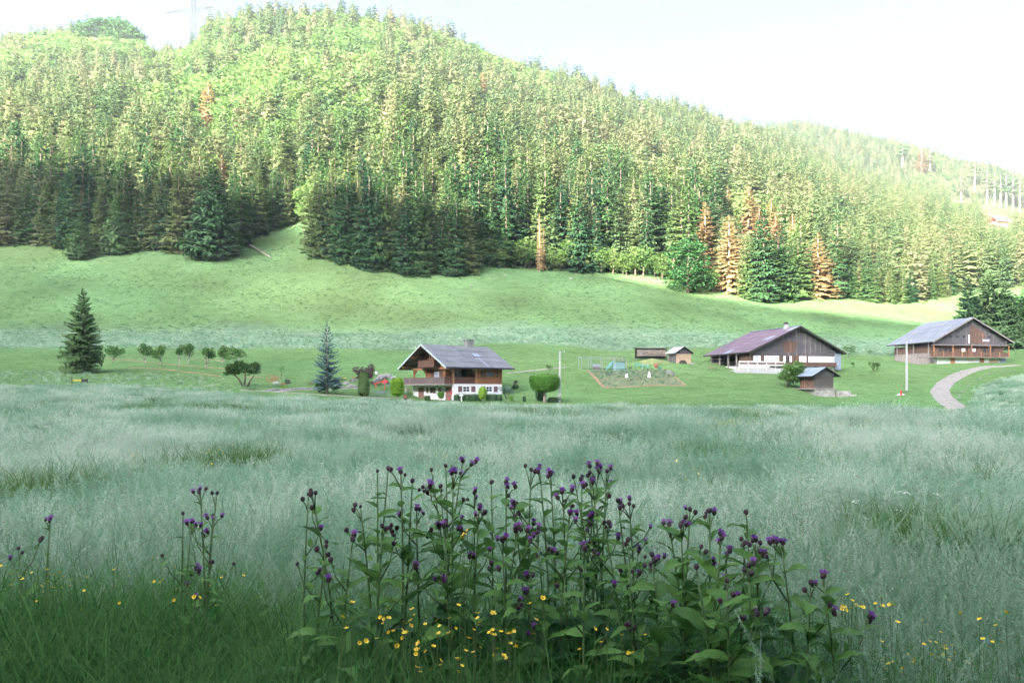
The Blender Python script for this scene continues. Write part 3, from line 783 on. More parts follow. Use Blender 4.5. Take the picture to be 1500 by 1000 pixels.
# round maple on the forest edge and its paler neighbour
d = hit(1008, 430)
t = make_tree('maple_tree', 'big round deep green maple at the forest edge, beside rusty dead spruces', 'tree', BRT, crown_mesh('broad_crown', broad_blobs(77, 17, 5.2) + [(0, 0, 4.5, 4.6, 4.6, 3.8), (2.5, 0, 3.2, 2.8, 2.8, 2.6), (-2.4, -1, 3.0, 2.6, 2.8, 2.4)], 4200, .30, M['broad_dark'], 77), G(1008, d, -.5))
s = 92 / F * d / 17; t.scale = (s * 1.4, s * 1.4, s)
for u, vb, h_, w_, lab in ((1044, 428, 40, 24, 'small bright green tree between the round maple and a dead spruce'), (970, 410, 44, 30, 'light green tree tucked against the left side of the round maple')):
    d = hit(u, vb); s = h_ / F * d / 17
    t = make_tree('broadleaf_tree', lab, 'tree', BRT, BRD[1], G(u, d, -.3), 1.0); t.scale = (w_ / 2 / F * d / 5.2,) * 2 + (s,)
# dome of beech on the skyline
for k, (u, vt, wp) in enumerate(((140, 24, 60), (172, 20, 66), (196, 34, 44), (118, 38, 40))):
    d = 838; zb = G(u, d)[2] - 4; s = (zv(vt, d) - zb) / 17; w = wp / 2 / F * d / 5.2
    t = make_tree('beech_tree', 'dark rounded beech in the dome of trees on the skyline', 'tree', BRT, crown_mesh('broad_crown', broad_blobs(200 + k, 17, 5.2), 4600, .38, M['broad_dark'], 200 + k), G(u, d, -4.5), k, 'beeches forming the dome on the skyline'); t.scale = (w, w, s)
# ------------------------------------------------------------------ building helpers
def bx(parent, name, m, x0, x1, y0, y1, z0, z1):
    return MB().box(x0, x1, y0, y1, z0, z1).build(name, m, parent)
def face_box(mb, face, pos, a0, a1, z0, z1, t0, t1):
    """box on a wall: face 'x' = wall running along x seen from -y, 'y' = wall running along y seen from -x; t = distance out of the wall"""
    if face == 'x': mb.box(a0, a1, pos - t1, pos - t0, z0, z1)
    else: mb.box(pos - t1, pos - t0, a0, a1, z0, z1)
    return mb
def window(parent, face, pos, a0, a1, z0, z1, fm, gm_, nx=2, nz=2, fw=.07):
    mb = MB()
    for b in ((a0, a1, z0, z0 + fw), (a0, a1, z1 - fw, z1), (a0, a0 + fw, z0 + fw, z1 - fw), (a1 - fw, a1, z0 + fw, z1 - fw)):
        face_box(mb, face, pos, *b, .005, .08)
    for k in range(1, nx):
        a = a0 + (a1 - a0) * k / nx; face_box(mb, face, pos, a - fw * .4, a + fw * .4, z0 + fw, z1 - fw, .03, .07)
    for k in range(1, nz):
        z = z0 + (z1 - z0) * k / nz; face_box(mb, face, pos, a0 + fw, a1 - fw, z - .025, z + .025, .03, .065)
    w = mb.build('window', fm, parent)
    face_box(MB(), face, pos, a0 + fw, a1 - fw, z0 + fw, z1 - fw, .01, .025).build('pane', gm_, w)
    return w
def shutter(parent, face, pos, a0, a1, z0, z1, m=None):
    mb = MB(); face_box(mb, face, pos, a0, a1, z0, z1, .004, .05)
    face_box(mb, face, pos, a0 + .03, a1 - .03, z0 + .12, z0 + .2, .05, .07); face_box(mb, face, pos, a0 + .03, a1 - .03, z1 - .2, z1 - .12, .05, .07)
    return mb.build('shutter', m or M['shutter'], parent)
def door(parent, face, pos, a0, a1, z0, z1, m):
    mb = MB(); face_box(mb, face, pos, a0, a1, z0, z1, .004, .06)
    k = max(2, int((a1 - a0) / .3))
    for i_ in range(k):
        p0 = a0 + .05 + (a1 - a0 - .1) * i_ / k; face_box(mb, face, pos, p0 + .015, p0 + (a1 - a0 - .1) / k - .015, z0 + .08, z1 - .08, .06, .08)
    o = mb.build('door', m, parent)
    face_box(MB(), face, pos, a0 + .1, a0 + .16, z0 + .95, z0 + 1.1, .08, .14).build('handle', M['galv'], o)
    return o
def gable_roof(parent, x0, x1, y0, y1, ze, zr, xr, along, th, m, sheets=None, sm=None, rows=1, cols=1, name='roof', seam=.012):
    """two slopes; along='y': ridge runs along y at x = xr; along='x': ridge runs along x at y = xr. Slabs are children; sheets sit on them"""
    root = None
    for side in (0, 1):
        if along == 'y':
            e = x0 if side == 0 else x1
            quad_ = [(e, y0, ze), (xr, y0, zr), (xr, y1, zr), (e, y1, ze)]
        else:
            e = y0 if side == 0 else y1
            quad_ = [(x0, e, ze), (x0, xr, zr), (x1, xr, zr), (x1, e, ze)]
        o = MB().prism(quad_, (0, 0, -th)).build(name, m, parent)
        if sheets:
            q = np.array(quad_, float); a_, b_ = q[1] - q[0], q[3] - q[0]
            nrm = np.cross(b_, a_); nrm /= np.linalg.norm(nrm); nrm *= 1 if nrm[2] > 0 else -1
            r_ = np.random.default_rng(rows * 10 + cols + side)
            for i_ in range(rows):
                for j_ in range(cols):
                    jit = r_.uniform(-.01, .01, 4) if rows > 2 else np.zeros(4)
                    f0, f1 = max(i_ / rows - (.02 if i_ else .005), -.005), (i_ + 1) / rows; g0, g1 = j_ / cols + seam / 8 + jit[0] * .3, (j_ + 1) / cols - seam / 8 + jit[1] * .3
                    h0 = .045 + r_.uniform(0, .03) if i_ else .04; h1 = .012
                    P = [q[0] + a_ * f0 + b_ * g0 + nrm * h0, q[0] + a_ * f1 + b_ * g0 + nrm * h1, q[0] + a_ * f1 + b_ * g1 + nrm * h1, q[0] + a_ * f0 + b_ * g1 + nrm * h0]
                    MB().prism([tuple(x) for x in P], tuple(-nrm * .012)).build(sheets, sm if not isinstance(sm, list) else sm[int(r_.choice(len(sm), p=[.82] + [.18 / (len(sm) - 1)] * (len(sm) - 1)))], o)
    return root
def railing(parent, name, m, x0, x1, y0, y1, z0, z1, step=.16):
    """boards between a top and bottom rail, along the longer side"""
    mb = MB(); lx = abs(x1 - x0) >= abs(y1 - y0)
    mb.box(x0, x1, y0, y1, z1 - .1, z1); mb.box(x0, x1, y0, y1, z0, z0 + .1)
    k = int((x1 - x0 if lx else y1 - y0) / step)
    for i_ in range(k):
        if lx: c = x0 + (i_ + .5) * (x1 - x0) / k; mb.box(c - step * .42, c + step * .42, y0 + .02, y1 - .02, z0 + .1, z1 - .1)
        else: c = y0 + (i_ + .5) * (y1 - y0) / k; mb.box(x0 + .02, x1 - .02, c - step * .42, c + step * .42, z0 + .1, z1 - .1)
    return mb.build(name, m, parent)
def gable_wall(parent, name, m, axis, pos, th, a0, a1, z0, ze, ap, zp):
    """five-sided wall: axis 'x' stands at y=pos and runs along x; axis 'y' stands at x=pos and runs along y"""
    poly = [(a0, z0), (a1, z0), (a1, ze), (ap, zp), (a0, ze)]
    if axis == 'x': return MB().prism([(a, pos, z) for a, z in poly], (0, th, 0)).build(name, m, parent)
    return MB().prism([(pos, a, z) for a, z in poly], (th, 0, 0)).build(name, m, parent)

# ------------------------------------------------------------------ the chalet
ch = thing('chalet', 'brown wooden chalet on white rendered ground floor with grey slate roof', 'house', ((653 - 750) / F * 120, 120, .2), R(39))
ER, EE, RY = 8.5, 4.9, 6.75           # ridge, eave heights, ridge line
gable_roof(ch, 0, 13.0, 0, 13.5, EE, ER, RY, 'x', .2, M['slate'], 'roof_panel', [M['slate'], M['slate']], 4, 9, seam=.012)
rsl = (ER - EE) / RY
for sgn, y0_ in ((1, 0), (-1, 13.5)):
    MB().prism([(-.06, y0_ - .02 * sgn, EE + .02), (-.06, RY, ER + .04), (-.06, RY, ER - .22), (-.06, y0_ - .02 * sgn, EE - .24)], (.06, 0, 0)).build('bargeboard', M['metal_pale'], ch)
MB().box(0, 13.0, -.1, -.005, EE - .22, EE - .05).build('gutter', M['black'], ch)
# ground floor
bx(ch, 'ground_floor', M['white_render'], 1.9, 11.3, 1.0, 12.0, -1.2, 2.4)
for a0, a1, z1 in ((8.8, 10.3, 1.95), (1.2, 2.8, 2.0)): door(ch, 'y', 1.9, a0, a1, -.05, z1, M['door_wood'])
window(ch, 'y', 1.9, 5.75, 7.0, 1.05, 1.9, M['shutter'], M['glass']); shutter(ch, 'y', 1.9, 7.5, 8.05, 1.02, 1.93); shutter(ch, 'y', 1.9, 5.5, 6.2, 1.0, 1.95); shutter(ch, 'y', 1.9, 4.0, 4.75, 1.0, 1.95)
for s0, w0, w1, s1 in ((2.9, 3.75, 5.0, 5.35), (7.25, 8.1, 9.3, 9.65)):
    window(ch, 'x', 1.0, w0, w1, 1.22, 2.05, M['white_paint'], M['glass'], 2, 2, .06)
    shutter(ch, 'x', 1.0, s0, s0 + .72, 1.2, 2.07); shutter(ch, 'x', 1.0, s1, s1 + .75, 1.2, 2.07)
bx(ch, 'canopy', M['white_paint'], 2.2, 10.6, .35, .985, .92, 1.0)
# wooden upper floor: room, loggia back wall, porch cut out of the far corner
bx(ch, 'upper_wall', M['chalet_wood'], 6.4, 11.3, 1.0, 12.0, 2.4, 5.2)
bx(ch, 'upper_wall', M['chalet_wood'], 2.0, 6.4, 3.0, 8.2, 2.4, 5.6)
bx(ch, 'upper_wall', M['chalet_dark'], 4.9, 6.4, 8.2, 9.4, 2.4, 5.6)
gable_wall(ch, 'gable_wall', M['chalet_dark'], 'y', 2.0, .2, 2.0, 11.5, 5.6, 5.62, RY, ER - .3)
gable_wall(ch, 'gable_wall', M['chalet_dark'], 'y', 11.1, .2, 2.0, 11.5, 5.2, 5.6, RY, ER - .3)
bx(ch, 'beam', M['chalet_beam'], 1.7, 2.0, .9, 12.1, 4.62, 4.9)
for a in (1.05, 8.3, 11.75): bx(ch, 'post', M['chalet_beam'], 1.88, 2.12, a - .13, a + .13, 2.4, 4.62)
for a in (2.05, 6.25): bx(ch, 'post', M['chalet_beam'], a - .13, a + .13, .95, 1.2, 2.4, 4.9)
for a, s in ((8.3, 1), (11.75, -1), (1.05, 1)):
    MB().prism([(1.92, a, 3.9), (1.92, a + .95 * s, 4.62), (1.92, a + .6 * s, 4.62), (1.92, a, 4.25 - .5)], (.14, 0, 0)).build('brace', M['chalet_beam'], ch)
for a, s in ((2.05, 1), (2.05, -1), (6.25, -1)):
    MB().prism([(a, .98, 4.0), (a + .8 * s, .98, 4.85), (a + .5 * s, .98, 4.85), (a, .98, 3.75)], (0, .14, 0)).build('brace', M['chalet_beam'], ch)
window(ch, 'x', 1.0, 8.2, 9.5, 3.55, 4.35, M['grey_wood'], M['glass'], 2, 2, .06)
shutter(ch, 'x', 1.0, 7.2, 8.05, 3.5, 4.4, M['old_wood_brown']); shutter(ch, 'x', 1.0, 9.65, 10.5, 3.5, 4.4, M['old_wood_brown'])
window(ch, 'x', 3.0, 2.9, 5.9, 2.9, 4.5, M['chalet_dark'], M['glass'], 3, 1)
window(ch, 'y', 2.0, 4.6, 6.0, 2.9, 4.4, M['grey_wood'], M['curtain'], 2, 3, .06)
shutter(ch, 'y', 2.0, 3.7, 4.5, 2.9, 4.4, M['old_wood_brown']); shutter(ch, 'y', 2.0, 6.1, 6.9, 2.9, 4.4, M['old_wood_brown'])
# balconies
b_ = bx(ch, 'balcony', M['grey_wood'], .3, 1.895, .9, 12.3, 2.25, 2.4)
railing(b_, 'balustrade', M['rail_grey'], .3, .42, .9, 12.3, 2.4, 3.4); railing(b_, 'balustrade', M['rail_brown'], .43, 1.9, .9, 1.0, 2.4, 3.4)
railing(b_, 'balustrade', M['rail_grey'], .43, 5.0, 12.2, 12.3, 2.4, 3.4)
bx(b_, 'deck', M['grey_wood'], 1.9, 6.35, 1.003, 12.3, 2.402, 2.45)
railing(ch, 'balustrade', M['rail_brown'], 2.2, 6.1, 1.0, 1.1, 2.45, 3.45)
b_ = bx(ch, 'upper_balcony', M['chalet_dark'], .75, 2.0, 4.3, 8.8, 4.93, 5.05)
railing(b_, 'balustrade', M['rail_brown'], .75, .85, 4.3, 8.8, 5.05, 6.05); railing(b_, 'balustrade', M['chalet_dark'], .86, 2.0, 4.3, 4.38, 5.05, 6.05)
window(ch, 'y', 2.0, 5.9, 7.3, 5.15, 6.9, M['chalet_beam'], M['glass'], 2, 3)
for k in range(5):                                       # purlins and rafters under the front overhang
    y = 1.2 + k * 2.78; z = EE + rsl * (y if y < RY else 13.5 - y) - .42
    bx(ch, 'purlin', M['chalet_beam'], .15, 2.0, y - .09, y + .09, z - .12, z + .1)
for k in range(9):
    y = .4 + k * .72 if k < 9 else 0
    for yy_ in (y, 13.5 - y):
        z = EE + rsl * (yy_ if yy_ < RY else 13.5 - yy_) - .2
        bx(ch, 'rafter', M['chalet_beam'], .1, 2.0, yy_ - .05, yy_ + .05, z - .12, z - .03)
c_ = MB().box(8.4, 9.7, RY - .45, RY + .45, ER - .4, ER + .75).build('chimney', M['stone'], ch)
MB().box(8.15, 9.95, RY - .65, RY + .65, ER + 1.0, ER + 1.1).build('chimney_cap', M['concrete'], c_)
for a, b in ((8.45, -.4), (9.65, -.4), (8.45, .4), (9.65, .4), (9.05, -.4)): bx(c_, 'pier', M['stone'], a - .08, a + .08, RY + b - .06, RY + b + .06, ER + .75, ER + 1.0)
MB().tube([(7.9, RY, ER - .2), (7.9, RY, ER + 2.2)], .03, 5).tube([(7.3, RY, ER + 1.9), (8.5, RY, ER + 1.9)], .02, 4).tube([(7.5, RY - .3, ER + 1.6), (8.3, RY + .3, ER + 1.6)], .02, 4).tube([(7.9, RY - .4, ER + 2.1), (7.9, RY + .4, ER + 2.1)], .02, 4).build('antenna', M['galv'], ch)
y = 3.6; z = EE + rsl * y
MB().prism([(7.5, y - .5, z - rsl * .5 + .02), (8.7, y - .5, z - rsl * .5 + .02), (8.7, y + .45, z + rsl * .45 + .02), (7.5, y + .45, z + rsl * .45 + .02)], (0, -.04, .12)).build('skylight', M['metal_blue'], ch)
MB().prism([(7.8, .1, EE + rsl * .1 + .09), (8.3, .1, EE + rsl * .1 + .09), (8.3, 3.0, EE + rsl * 3.0 + .09), (7.8, 3.0, EE + rsl * 3.0 + .09)], (0, 0, -.03)).build('flashing_strip', M['metal_grey'], ch)
bx(ch, 'letter_box', M['red_paint'], 1.72, 1.9, 1.05, 1.35, .9, 1.4)
bx(ch, 'wall_lamp', M['black'], 1.78, 1.9, 4.9, 5.05, 1.95, 2.2)
bx(ch, 'doorstep', M['concrete'], 1.2, 1.9, .8, 11.5, -.6, -.06)

# ------------------------------------------------------------------ farmhouse with purple sheet roof
fa = thing('farmhouse', 'old farmhouse with rusty purple sheet metal roof and row of white windows', 'house', (44.8, 155, 5.0), R(15))
W_, L_, E_, P_, XR = 21.5, 17.8, 3.95, 9.1, 11.25
gable_roof(fa, 0, W_, 0, L_, E_, P_, XR, 'y', .22, M['dark_wood'], 'roof_sheet', [M['metal_rust'], M['metal_rust'], M['metal_blue'], M['metal_rust']], 6, 9)
MB().box(XR - .35, XR + .35, 0, L_, P_ - .02, P_ + .09).build('ridge_cap', M['metal_blue'], fa)
fs = (P_ - E_) / XR
bx(fa, 'basement', M['white_render'], 1.0, 19.6, 1.22, 16, -2.0, 1.4)
bx(fa, 'lower_wall', M['old_wood_brown'], 1.0, 19.6, 1.2, 5.0, 1.4, 3.45)
bx(fa, 'side_wall', M['dark_wood'], 4.5, 19.6, 5.0, 16.0, 1.4, 4.0)
MB().prism([(1.0, 1.1, 3.45), (19.9, 1.1, 3.45), (19.9, 1.1, 4.25), (XR, 1.1, P_ - .26), (1.0, 1.1, 4.1)], (0, .25, 0)).build('gable_wall', M['old_wood'], fa)
MB().prism([(8.2, 1.06, 4.0), (10.6, 1.06, 4.0), (11.2, 1.06, 6.2), (7.9, 1.06, 6.0)], (0, .035, 0)).build('brown_boards', M['old_wood_brown'], fa)
bx(fa, 'sheet_panel', M['metal_blue'], 19.62, 21.0, 1.0, 1.16, .7, 3.9)
bx(fa, 'sheet_panel', M['metal_blue'], 20.9, 21.0, 1.16, 6, .7, 3.9)
def ul(X0, Y0, psi, u, y=0.0):
    """local x on the facade (at local y) of what shows at photo column u"""
    k = (u - 750) / F; c, s = math.cos(psi), math.sin(psi)
    return (k * (Y0 + y * c) - (X0 - y * s)) / (c - k * s)
A = lambda u: ul(44.8, 155, R(15), u, 1.1)
for u0, u1, n_x in ((1104, 1114, 2), (1120, 1130, 2), (1131, 1141, 2), (1148, 1151, 1), (1157, 1160, 1), (1171, 1181, 2), (1184.5, 1194, 2), (1195, 1205, 2), (1206.5, 1216, 2), (1217, 1225.5, 2)):
    a0, a1 = A(u0), A(u1)
    w = window(fa, 'x', 1.2, a0, a1, 2.15, 3.3, M['white_paint'], M['curtain'], n_x, 2, .13)
    if n_x == 2:
        for b0, b1 in ((a0 - .02, a0 + (a1 - a0) * .24), (a1 - (a1 - a0) * .24, a1 + .02)): face_box(MB(), 'x', 1.2, b0, b1, 2.15, 3.3, .082, .12).build('shutter', M['white_paint'], w)
door(fa, 'x', 1.2, A(1151.5), A(1156.5), 1.45, 3.2, M['dark_wood'])
door(fa, 'x', 1.22, A(1108), A(1113), -.1, 1.0, M['grey_wood']); door(fa, 'x', 1.22, A(1194), A(1199), .2, 1.3, M['grey_wood'])
bx(fa, 'balcony', M['old_wood_brown'], 5.2, 19.6, .2, 1.2, 1.3, 1.42)
railing(fa, 'balustrade', M['old_wood_brown'], 8.5, 19.4, .2, .28, 1.42, 2.1)
mb = MB()
for z in (1.35, 1.95): mb.box(-2.2, 7.6, -.35, -.27, z, z + .2)
for k in range(6): mb.box(-2.2 + k * 1.95 - .05, -2.2 + k * 1.95 + .05, -.27, -.2, .3, 2.2)
mb.build('white_fence', M['white_paint'], fa)
bx(fa, 'terrace', M['concrete'], -2.4, 7.6, -.2, 1.2, -1.5, .9)
bx(fa, 'plinth', M['concrete'], -1.5, 4.5, 1.2, 15.5, -2.0, .55)
for y in (5.4, 8.6, 12, 15.4): bx(fa, 'post', M['grey_wood'], .55, .8, y, y + .25, .55, 4.0)
for z in (1.5, 2.3, 3.1): bx(fa, 'shelf', M['grey_wood'], .9, 2.2, 12.2, 15.3, z, z + .08)
for k in range(8): bx(fa, 'brace', M['dark_wood'], .6, 19.2, 1.4 + k * 2.05, 1.6 + k * 2.05, 3.7, 3.9)
bx(fa, 'back_boards', M['old_wood'], .9, 4.5, 15.5, 15.62, .55, 3.9)
bx(fa, 'crate', M['pale_wood'], 1.2, 2.4, 6.2, 7.0, .55, 1.2); bx(fa, 'white_tub', M['white_paint'], 2.6, 3.9, 9.6, 10.5, .55, 1.5); bx(fa, 'wood_stack', M['grey_wood'], 3.4, 4.4, 11.3, 15, .55, 2.6)
bx(fa, 'barn_door', M['old_wood_brown'], 4.4, 4.49, 8.9, 11.2, .6, 3.0)
c_ = MB().box(10.3, 11.0, 3.6, 4.3, P_ - .9, P_ + .55).build('chimney', M['concrete'], fa)
MB().box(10.2, 11.1, 3.5, 4.4, P_ + .55, P_ + .65).box(10.4, 10.9, 3.7, 4.2, P_ + .65, P_ + 1.0).build('chimney_cap', M['black'], c_)
for sgn in (0, 1):
    e = 0 if sgn == 0 else W_
    MB().prism([(e, -.05, E_ + .03), (XR, -.05, P_ + .03), (XR, -.05, P_ - .3), (e, -.05, E_ - .3)], (0, .05, 0)).build('bargeboard', M['dark_wood'], fa)

# ------------------------------------------------------------------ farmhouse with grey roof
fb = thing('farmhouse', 'dark timber farmhouse with plain grey roof above the curving gravel road', 'house', (95.1, 185, 8.2), R(10))
W_, L_, E_, P_, XR = 20.9, 16.8, 4.5, 10.15, 10.3
gable_roof(fb, 0, W_, 0, L_, E_, P_, XR, 'y', .22, M['dark_wood'], 'roof_sheet', [M['metal_grey'], M['metal_grey']], 4, 8, seam=.02)
bx(fb, 'basement', M['white_render'], 2.0, 18.0, 1.25, 15, -2.5, 1.0)
bx(fb, 'basement_end', M['metal_blue'], 18.0, 19.8, 1.2, 3, -1.5, 1.05)
bx(fb, 'lower_wall', M['old_wood_brown'], 1.2, 19.4, 1.5, 15.5, 1.0, 3.9)
MB().prism([(.8, 1.1, 3.9), (20.0, 1.1, 3.9), (20.0, 1.1, 4.75), (XR, 1.1, P_ - .26), (.8, 1.1, 4.65)], (0, .3, 0)).build('gable_wall', M['old_wood'], fb)
MB().prism([(XR - .5, 1.05, 4.2), (14.8, 1.05, 4.2), (14.0, 1.05, 6.6), (XR + .2, 1.05, 8.6)], (0, .04, 0)).build('brown_boards', M['old_wood_brown'], fb)
bx(fb, 'pent_board', M['grey_wood'], .3, 19.6, .6, 1.1, 3.72, 3.86)
A = lambda u: ul(95.1, 185, R(10), u, 1.1)
for u in (1382.5, 1392, 1402, 1412, 1436, 1449):
    a = A(u); window(fb, 'x', 1.1, a - .32, a + .32, 5.45, 6.05, M['dark_wood'], M['glass'], 1, 1, .06)
for u in (1379, 1387, 1394, 1413, 1421, 1428, 1444, 1455):
    a = A(u); window(fb, 'x', 1.5, a - .42, a + .42, 2.35, 3.1, M['white_paint'] if u in (1413, 1428) else M['dark_wood'], M['curtain'] if u in (1413, 1428) else M['glass'], 1, 1, .08)
door(fb, 'x', 1.5, A(1419.5), A(1423), 1.1, 3.3, M['door_wood'])
bx(fb, 'white_board', M['white_paint'], A(1418.5), A(1420), 1.04, 1.09, 4.2, 6.2); bx(fb, 'white_board', M['curtain'], A(1439), A(1449), 1.03, 1.09, 4.7, 5.2)
bx(fb, 'balcony', M['grey_wood'], 0, 19.6, -.1, 1.5, .95, 1.08)
railing(fb, 'balustrade', M['old_wood_brown'], 0, 19.4, -.1, 0, 1.2, 2.1, .3)
for k in range(9): bx(fb, 'post', M['chalet_beam'], .1 + k * 2.4, .28 + k * 2.4, -.14, -.02, 1.08, 3.72 if k % 2 == 0 else 2.25)
for u in (1396, 1439): door(fb, 'x', 1.25, A(u) - .6, A(u) + .6, -.9, .85, M['orange_wood'])
bx(fb, 'wood_panel', M['pale_wood'], A(1449), A(1463), 1.15, 1.24, -.6, .5)
bx(fb, 'porch_floor', M['grey_wood'], -2.6, 1.2, 2, 14, -1.0, .9)
railing(fb, 'balustrade', M['grey_wood'], -2.6, -2.5, 2, 10, .9, 1.9, .4); railing(fb, 'balustrade', M['grey_wood'], -2.5, .8, 1.9, 2.0, .9, 1.9, .4)
for y in (2.2, 7.5, 13.5): bx(fb, 'post', M['grey_wood'], .5, .72, y, y + .2, .9, 4.55)
for k in range(7): bx(fb, 'rafter', M['dark_wood'], .4, 20.4, 1.6 + k * 2.1, 1.8 + k * 2.1, 4.2, 4.4)
for sgn in (0, 1):
    e = 0 if sgn == 0 else W_
    MB().prism([(e, -.05, E_ + .03), (XR, -.05, P_ + .03), (XR, -.05, P_ - .28), (e, -.05, E_ - .28)], (0, .05, 0)).build('bargeboard', M['grey_wood'], fb)

# ------------------------------------------------------------------ little granary on a stone base
d = 127.0
ba = thing('granary', 'small timber granary on rough stone base below the purple roofed farmhouse', 'hut', ((1191 - 750) / F * d, d, .55), R(14))
z0 = .35
def stones(parent, x0, x1, y0, y1, zb, zt, m, nx_, nz_, seed, ragged=.0):
    r_ = np.random.default_rng(seed); hz = (zt - zb) / nz_
    for k in range(nz_):
        x = x0
        while x < x1 - .05:
            w_ = min((x1 - x0) / nx_ * r_.uniform(.6, 1.5), x1 - x); 
            if k == nz_ - 1 and r_.random() < ragged: x += w_; continue
            h_ = hz * r_.uniform(.88, 1.0); o = r_.uniform(0, .1)
            c = .06
            mb = MB(); xa, xb, ya, yb, za, zc = x + .02, x + w_ - .02, y0 - o, y1, zb + k * hz, zb + k * hz + h_
            mb.add([(xa, ya + c, za), (xb, ya + c, za), (xb, yb, za), (xa, yb, za), (xa, ya + c, zc), (xb, ya + c, zc), (xb, yb, zc), (xa, yb, zc),
                    (xa + c, ya, za + c), (xb - c, ya, za + c), (xb - c * r_.uniform(.6, 1.8), ya, zc - c), (xa + c * r_.uniform(.6, 1.8), ya, zc - c)],
                   [(0, 3, 2, 1), (4, 5, 6, 7), (1, 2, 6, 5), (2, 3, 7, 6), (3, 0, 4, 7), (8, 9, 10, 11), (0, 1, 9, 8), (1, 5, 10, 9), (5, 4, 11, 10), (4, 0, 8, 11)])
            mb.build('stone', m, parent); x += w_
sb = bx(ba, 'stone_base', M['stone_pale'], .75, 4.35, .75, 4.6, -1.2, z0 + .9)
stones(sb, .7, 4.4, .62, .748, -.55, z0 + .9, M['stone_pale'], 6, 3, 5)
bx(ba, 'floor_beam', M['grey_wood'], .2, 4.5, .45, 4.8, z0 + .9, z0 + 1.1)
bx(ba, 'log_wall', M['log_wood'], .75, 4.15, .8, 4.6, z0 + 1.1, z0 + 3.0)
MB().prism([(.75, .7, z0 + 3.0), (4.2, .7, z0 + 3.0), (4.3, .7, z0 + 3.35), (2.5, .7, z0 + 4.25), (.65, .7, z0 + 3.35)], (0, .25, 0)).build('gable_wall', M['old_wood'], ba)
bx(ba, 'side_boards', M['old_wood_brown'], .66, .745, 1.0, 4.4, z0 + 1.1, z0 + 2.9)
gable_roof(ba, -.15, 4.95, 0, 5.6, z0 + 2.95, z0 + 4.4, 2.4, 'y', .1, M['dark_wood'], 'roof_sheet', [M['metal_blue'], M['metal_rust'], M['metal_blue']], 2, 5, seam=.02)
wl = thing('stone_wall', 'short ruined dry stone wall running from the granary base', 'wall', (ba.location.x + 4.35, d + 1.2, .45), R(6))
stones(wl, .0, 3.1, 0, .6, -.5, 1.15, M['stone_pale'], 5, 3, 8, .35)

# ------------------------------------------------------------------ small shed and firewood store
d = 163
sh = thing('shed', 'small weathered shed with pale tin roof beside the firewood store', 'shed', ((990 - 750) / F * d, d, zv(533, d)), R(14))
bx(sh, 'wall', M['pale_wood'], .4, 3.6, .6, 4.4, -.8, 2.1)
bx(sh, 'side_boards', M['old_wood'], .32, .4, .8, 4.2, 0, 2.0)
MB().prism([(.35, .5, 2.1), (3.65, .5, 2.1), (3.75, .5, 2.4), (1.9, .5, 3.4), (.2, .5, 2.4)], (0, .2, 0)).build('gable_wall', M['old_wood'], sh)
gable_roof(sh, -.15, 3.95, 0, 5.0, 2.2, 3.55, 1.9, 'y', .1, M['dark_wood'], 'roof_sheet', [M['metal_pale'], M['metal_pale']], 2, 4, seam=.02)
MB().prism([(1.0, .52, -.1), (2.6, .52, -.1), (2.6, .52, .45), (2.2, .52, .8), (1.4, .52, .8), (1.0, .52, .45)], (0, .06, 0)).build('arched_opening', M['dark_wood'], sh)
for k in range(3): MB().lathe([(.12, 0), (.2, .12), (.16, .3), (.05, .36)], 7, (3.2 + .35 * k, .2 - .2 * k, -.1)).build('stone', M['stone_pale'], sh)
d = 170
fw = thing('firewood_store', 'long low open store stacked with split firewood behind the heap', 'shed', ((932 - 750) / F * d, d, zv(521, d)), R(4))
for x in (0, 2.2, 4.4, 6.4): bx(fw, 'post', M['dark_wood'], x, x + .14, 0, .14, -.5, 1.6)
r_ = np.random.default_rng(4); ml = MB().tube([(0, -.45, 0), (0, .45, 0)], .085, 6).mesh('log', M['pale_wood']); ml2 = MB().tube([(0, -.45, 0), (0, .45, 0)], .085, 6).mesh('log', M['grey_wood'])
for i_ in range(30):
    for j_ in range(7):
        o = link('log', ml if r_.random() < .3 else ml2, fw, (.25 + i_ * .205 + (j_ % 2) * .1, .1 + r_.uniform(-.06, .06), .02 + j_ * .19)); o.scale = (r_.uniform(.8, 1.2),) * 3
MB().prism([(-.4, -.5, 1.62), (3.2, -.5, 1.5), (6.9, -.5, 1.68), (6.9, -.5, 1.8), (3.2, -.5, 1.62), (-.4, -.5, 1.74)], (0, 2.2, 0)).build('roof', M['grey_wood'], fw)
bx(fw, 'back_wall', M['dark_wood'], 0, 6.5, 1.2, 1.3, -.5, 1.6)
bx(fw, 'blue_drum', M['metal_blue'], .9, 1.4, -.3, .1, 0, .6)
# compost heap in front of it
def mound(name, label, cat, loc, rx, ry, rz_, m, seed, group=None, rough=.25):
    r_ = np.random.default_rng(seed); mb = MB(); nr_, nt_ = 7, 20; vs = []
    ph = r_.uniform(0, 6, 8)
    for a in range(nr_):
        f = a / (nr_ - 1)
        for b in range(nt_):
            t = 2 * PI * b / nt_; k = 1 + rough * (.5 * math.sin(2 * t + ph[0]) + .3 * math.sin(5 * t + ph[1]) + .2 * r_.uniform(-1, 1))
            vs.append((rx * f * k * math.cos(t), ry * f * k * math.sin(t), rz_ * ((1 - f * f) * (1 + rough * r_.uniform(-1, 1)) - .35 * (f > .99))))
    mb.add(vs, [(a * nt_ + b, (a + 1) * nt_ + b, (a + 1) * nt_ + (b + 1) % nt_, a * nt_ + (b + 1) % nt_) for a in range(nr_ - 1) for b in range(nt_)])
    return tag(mb.build(name, m, None, loc, True), label, cat, group)
M['straw'] = simple('straw', (.19, .20, .085), (.10, .15, .055), 1.6, .95, bump=.6)
mound('compost_heap', 'long yellowish heap of cut grass in front of the firewood store', 'heap', G(956, 162), 3.3, 1.4, .9, M['straw'], 3)
